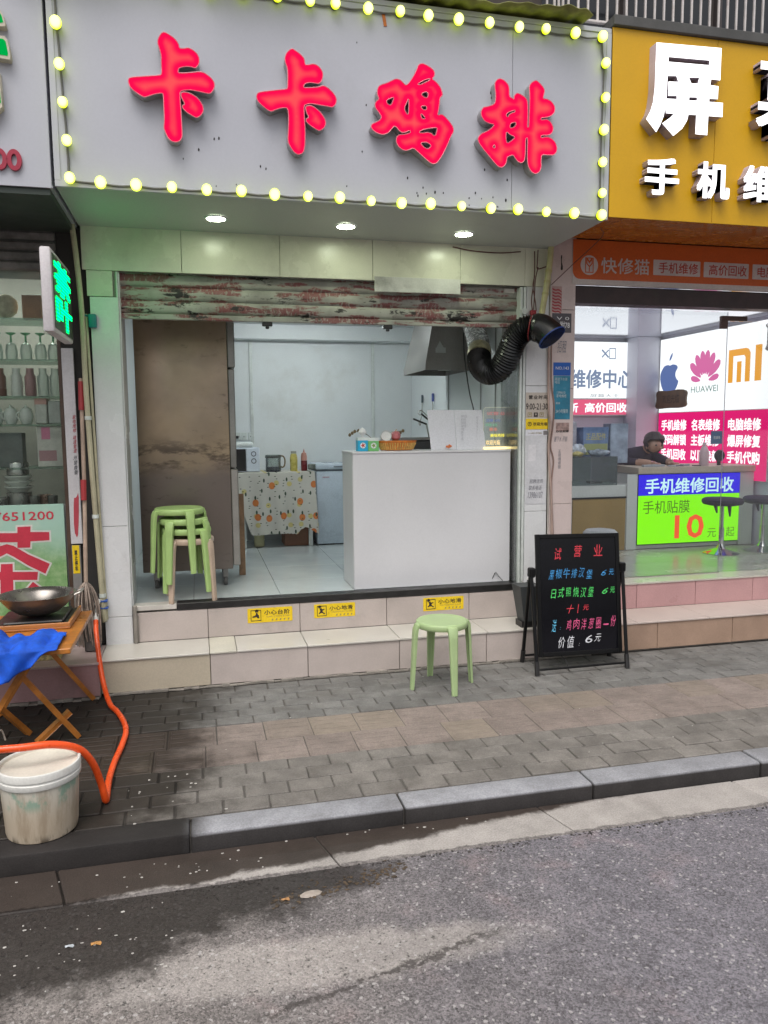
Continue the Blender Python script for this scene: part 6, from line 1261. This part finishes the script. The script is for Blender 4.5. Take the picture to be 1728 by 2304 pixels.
for s_ in (-1, 1): fc.ball(H+Vector((s_*.034, -.082, -.012)), .011, 2, (1.2, .8, .8))
fc.build('eyes', m_black, pe); MB().ball(H+Vector((.003, -.105, -.045)), .016, 2, (.8, 1, 1.2)).ball(H+Vector((-.09, .0, -.03)), .022, 2, (.5, .8, 1.3)).ball(H+Vector((.095, .0, -.03)), .022, 2, (.5, .8, 1.3)).build('nose_and_ears', m_skin, pe)
for hx, hy_, s_ in ((3.905, 1.735, 1), (4.125, 1.745, -1)):
    P0 = Vector((hx, hy_, .79)); pts = [P0+Vector((0, .03, 0)), P0+Vector((0, -.03, -.004))]; ed = [(0, 1)]; rr_ = [.024, (.034, .017)]
    for f_ in range(4):
        bx0 = P0+Vector((-.027+.018*f_, -.05, -.004)); ln = (.052, .060, .056, .044)[f_]
        i0 = len(pts); pts += [bx0, bx0+Vector((0, -ln*.5, .006)), bx0+Vector((0, -ln*.85, -.008))]; ed += [(1, i0), (i0, i0+1), (i0+1, i0+2)]; rr_ += [.0095, .0088, .0075]
    i0 = len(pts); pts += [P0+Vector((s_*.036, -.012, -.004)), P0+Vector((s_*.052, -.045, -.008))]; ed += [(0, i0), (i0, i0+1)]; rr_ += [.011, .0085]
    skin('hand', pts, ed, rr_, m_skin, pe, 1)
# bar stools
m_vel = M('dark_violet_velvet', (.035, .028, .05), .8, var=.3, vs=20); m_chr = M('chrome', (.62, .62, .62), .08, 1., var=.02, rv=.02)
def barstool(x, y, label):
    t = thing('bar_stool', label, 'bar stool', (x, y, -.05), 'bar stools in the repair shop')
    MB().lathe([(0, -.049), (.165, -.049), (.168, -.045), (.10, -.022), (.045, .0), (.028, .03), (.022, .05), (0, .05)], (x, y, 0), 32).build('base', m_chr, t)
    MB().tube([(x, y, .04), (x, y, .20)], .024, 16).tube([(x, y, .19), (x, y, .415)], .016, 16).build('column', m_chr, t)
    MB().lathe([(0, .412), (.13, .414), (.175, .425), (.188, .445), (.185, .468), (.165, .482), (.10, .488), (0, .488)], (x, y, 0), 32).build('seat', m_vel, t)
    b = MB()
    for i in (1, 4, 5):
        a_ = i*.9; r_ = .14; b.tube([(x+r_*math.cos(a_), y+r_*math.sin(a_), .43), (x+(r_-.01)*math.cos(a_+.1), y+(r_-.01)*math.sin(a_+.1), .38-.03*(i % 3))], [.022, .008], 6)
    b.build('seat_fringe', m_vel, t)
barstool(4.225, 1.06, 'dark velvet bar stool standing in front of the lime green lightbox'); barstool(4.70, 1.08, 'dark velvet bar stool at the right photo edge, beside the white post')
wb = thing('white_basin', 'round white plastic bin whose rim shows above the blackboard', 'bin', (2.66, .55, -.05))
MB().lathe([(0, -.049), (.10, -.049), (.12, .24), (.135, .262), (.137, .285), (.12, .303), (.06, .312), (0, .314)], (2.655, .55, 0), 28).build('bin_body', M('white_bin_plastic', (.60, .60, .60), .35), wb); wb.name = 'waste_bin'
MB().lathe([(.138, .262), (.144, .264), (.144, .28), (.138, .284)], (2.655, .55, 0), 28).build('rim', M('bin_rim_grey', (.4, .4, .4), .4), wb)
# ---------------------------------------------------------------- A-board in front of the steps
ab = thing('blackboard_sign', 'black A-frame neon blackboard with handwritten menu 试营业', 'A-board', (1.86, -.56, ZP))
A0, A1 = Vector((1.556, -.62, -.372)), Vector((2.185, -.62, -.385)); A2 = Vector((1.572, -.505, .442)); A3 = Vector((2.190, -.505, .430))
U_ = (A1-A0).normalized(); V_ = ((A2+A3)/2-(A0+A1)/2).normalized(); V_ = (V_-U_*V_.dot(U_)).normalized(); N_ = U_.cross(V_)
O_ = A0; BW, BH = (A1-A0).length-.004, .826
m_bb = M('glossy_blackboard', (.006, .006, .008), .10, var=.15, vs=3, rv=.03, spec=.28); m_bf = M('black_frame', (.005, .005, .0055), .4, spec=.25)
MT = Matrix((( U_.x, V_.x, N_.x, O_.x), (U_.y, V_.y, N_.y, O_.y), (U_.z, V_.z, N_.z, O_.z), (0, 0, 0, 1)))
MB().box(.02, BW-.02, .02, BH-.02, -.010, 0, .001, MT).build('board', m_bb, ab)
MB().box(0, .028, 0, BH, -.016, .008, .003, MT).box(BW-.028, BW, 0, BH, -.016, .008, .003, MT).box(.0285, BW-.0285, 0, .028, -.016, .008, .003, MT).box(.0285, BW-.0285, BH-.028, BH, -.016, .008, .003, MT).build('frame', m_bf, ab)
PV = [Vector((1.535, -.535, .19)), Vector((2.212, -.535, .195))]
for pv, ft_, bt_, n_ in ((PV[0], Vector((1.512, -.70, ZP)), Vector((1.540, -.39, ZP)), -1), (PV[1], Vector((2.175, -.70, ZP)), Vector((2.20, -.415, ZP)), 1)):
    for f in (ft_, bt_):
        t_ = pv+(Vector((n_*.004, 0, .02)))
        MB().tube([t_, f+(t_-f)*.12], .0125, 8).build('leg', m_bf, ab)
        MB().tube([f+(t_-f)*.13, f+Vector((0, 0, .001))], .0165, 10).build('foot_cap', m_black, ab)
    MB().box(pv.x-.022, pv.x+.022, pv.y-.025, pv.y+.025, pv.z-.03, pv.z+.035, .008).build('pivot', m_bf, ab)
MB().tube([Vector((1.515, -.69, ZP+.036)), Vector((2.175, -.69, ZP+.036))], .008, 8).build('front_rail', m_bf, ab)
MB().tube([Vector((1.54, -.40, ZP+.05)), Vector((2.2, -.42, ZP+.05))], .008, 8).build('back_rail', m_bf, ab)
MB().tube(spl([(1.72, -.57, -.37), (1.755, -.58, -.40), (1.775, -.60, -.43), (1.775, -.62, ZP+.004), (1.765, -.66, ZP+.004)]), .003, 5).build('power_cable', m_black, ab)
pbd = (O_, U_, V_)
def ink(n, c): return M(n, c, .5, var=.3, vs=60)
i_red, i_blue, i_green, i_cyan, i_pink, i_white = ink('red_marker', (.62, .04, .06)), ink('blue_marker', (.05, .28, .60)), ink('green_marker', (.08, .62, .13)), ink('cyan_marker', (.12, .48, .72)), ink('pink_marker', (.62, .09, .22)), ink('white_marker', (.6, .61, .64))
mL = lambda x, y: (x-400)/985*BW, 
def LX(x, y):       # fraction of the board, measured left to right and bottom to top
    return x*BW, y*BH
def hand(s, m_, x0, x1, y0, y1, sh=.18, bold=.0, sp=1.):
    n = len(s); 
    for i, ch_ in enumerate(s):
        if ch_ == ' ': continue
        g_ = rng.uniform(.04, .17); a_ = x0+(x1-x0)*(i+g_)/n; b_ = x0+(x1-x0)*(i+1.04-g_)/n; j = rng.uniform(-.010, .008)+.012*(i/n)
        if ch_ == '1': m_c = (a_+b_)/2; a_, b_ = m_c-.012, m_c+.012
        if ch_ in '.:一': 
            ya, yb = (y0+.3*(y1-y0), y0+.42*(y1-y0)) if ch_ == '一' else (y0+.1*(y1-y0), y0+.3*(y1-y0)); 
            if ch_ != '一': a_, b_ = a_+(b_-a_)*.3, a_+(b_-a_)*.45
        else: ya, yb = y0+j+(.018 if ch_ in '6元' else 0), y1+j-(.018 if ch_ in '6元' else rng.uniform(0, .014))
        text(ch_, m_, pbd, (a_*BW, b_*BW, ya*BH, yb*BH), ab, 'handwriting', shear=sh+.12+rng.uniform(-.15, .2), bold=0, off=.0012, space=sp)
hand('试 营 业', i_red, .20, .80, .795, .900, .1, .006)
hand('黑椒牛排汉堡 6元', i_blue, .13, .94, .625, .710, .15, .006)
hand('日式照烧汉堡 6元', i_green, .15, .945, .475, .560, .12, .008)
hand('十1元', i_red, .34, .62, .345, .425, .1, .014)
hand('送:', i_cyan, .15, .31, .205, .305, .15)
hand('鸡肉洋葱圈一份', i_pink, .32, .945, .205, .300, .15, .006)
hand('价值:6元', i_white, .22, .76, .065, .165, .2, .006)
for o in [o for o in ab.children if o.name.startswith('handwriting')]:
    pass
bb_ = thing('grey_bin', 'dark grey plastic tub wedged behind the left leg of the blackboard', 'tub', (1.62, -.30, -.245))
MB().hexa([(1.575, -.335, -.2), (1.68, -.335, -.2), (1.68, -.215, -.2), (1.575, -.215, -.2)], [(1.535, -.355, .055), (1.70, -.355, .055), (1.70, -.2, .055), (1.535, -.2, .055)]).build('tub_body', M('dark_grey_tub', (.055, .06, .062), .5), bb_)
MB().box(1.56, 1.675, -.33, -.22, -.2445, -.2005).build('tub_foot', m_black, bb_)
MB().tube(spl([(1.69, -.03, .03), (1.71, -.05, -.02), (1.66, -.2, .06), (1.64, -.25, .09)]), .008, 6).build('plastic_wrap', M('clear_wrap', (.45, .45, .43), .3), bb_)
# ---------------------------------------------------------------- corrugated canopy over the fascia, upper storey, window cage
aw = thing('corrugated_canopy', 'yellow-green lit wavy fibreglass canopy over the grey fascia sign', 'canopy', (.3, -.5, 3.57))
b = MB(); NX = 260; rows_ = []
for j in range(5):
    t_ = j/4; row = []
    for i in range(NX+1):
        x = -1.7+3.4*i/NX; sag = .018*math.sin(x*2.1+1)+.012*math.sin(x*5.3)
        y = -.93+.95*t_+(.02*math.sin(x*7)+.012*math.sin(x*19) if j == 0 else 0)
        row.append(b.bm.verts.new((x, y, 3.583+(.010+.006*math.sin(x*3.7))*math.sin(x*2*math.pi/.125+.9*math.sin(x*4.1))+1.5*sag*(1-t_)+.10*t_)))
    rows_.append(row)
for A, B in zip(rows_, rows_[1:]):
    for i in range(NX): b.bm.faces.new((A[i], A[i+1], B[i+1], B[i]))
o = b.build('corrugated_sheet', M('mossy_fibreglass', (.22, .23, .055), .5, var=.4, vs=6, dirt=.6, ds=7, dcol=(.04, .04, .015)), aw, ang=60)
md = o.modifiers.new('thickness', 'SOLIDIFY'); md.thickness = .004
up = thing('upper_storey', 'dark old upper storey above the three shop signs', 'building', (.5, .3, 3.6))
MB().box(-6, 7, .25, .45, 3.3, 8.5).build('wall', M('dark_stained_wall', (.055, .045, .042), .8, var=.35, vs=3, dirt=.5, ds=2), up)
MB().box(1.895, 6.2, -.83, .24, 3.575, 3.635, .004).build('ledge', M('dark_grey_ledge', (.075, .075, .072), .7, var=.25, vs=5), up)
for i in range(9): MB().box(-5.9, 1.62, .215-.0, .249, 3.62+.11*i, 3.722+.11*i, .012).build('cladding_board', M('dark_brown_board', (.055, .04, .034), .7, var=.3, vs=5, rnd=.2), up)
for x0 in (1.75, 2.55, 3.35):
    f = MB().box(x0, x0+.04, .2, .249, 3.64, 5.2).box(x0+.04, x0+.76, .2, .249, 3.64, 3.69).build('window_frame', M('dark_window_frame', (.06, .05, .05), .5), up)
    MB().box(x0+.04, x0+.76, .225, .235, 3.69, 5.2).build('pane', M('dark_window_glass', (.02, .022, .025), .08), f)
rg = thing('window_cage', 'white barred window cage above the mustard yellow sign', 'railing', (2.6, -.4, 3.64))
m_bar = M('white_painted_bar', (.62, .58, .56), .45, var=.12, vs=9, dirt=.4, ds=9, dcol=(.2, .13, .1))
for i in range(34):
    x = 1.655+.0655*i; MB().box(x-.0055, x+.0055, -.7055, -.6945, 3.652+.006*(i % 3), 4.7).build('bar', m_bar, rg)
for a_, b_ in ((1.65, 2.06), (2.085, 2.33), (2.35, 2.585), (2.605, 2.845), (2.865, 3.10), (3.12, 3.9)): MB().box(a_, b_, -.712, -.688, 3.640+rng.uniform(-.004, .004), 3.652, .003).build('bottom_rail', m_bar, rg)
for y in (-.63, -.57, -.51, -.40, -.28, -.16, -.04, .08): MB().box(1.648, 1.660, y-.006, y+.006, 3.645, 4.7).build('side_bar', m_bar, rg)
MB().box(1.647, 3.9, -.71, -.69, 4.70, 4.72).box(1.647, 1.661, -.689, .2, 4.70, 4.72).box(1.647, 1.661, -.687, .2, 3.633, 3.645).build('top_rail', m_bar, rg)
pd = thing('rusty_cabinet', 'dark rusty box standing on the canopy left of the window cage', 'box', (1.3, -.3, 3.68))
MB().box(.95, 1.60, -.45, -.1, 3.70, 4.3, .01).build('cabinet_body', M('rusty_dark_metal', (.045, .035, .03), .7, var=.4, vs=9), pd)
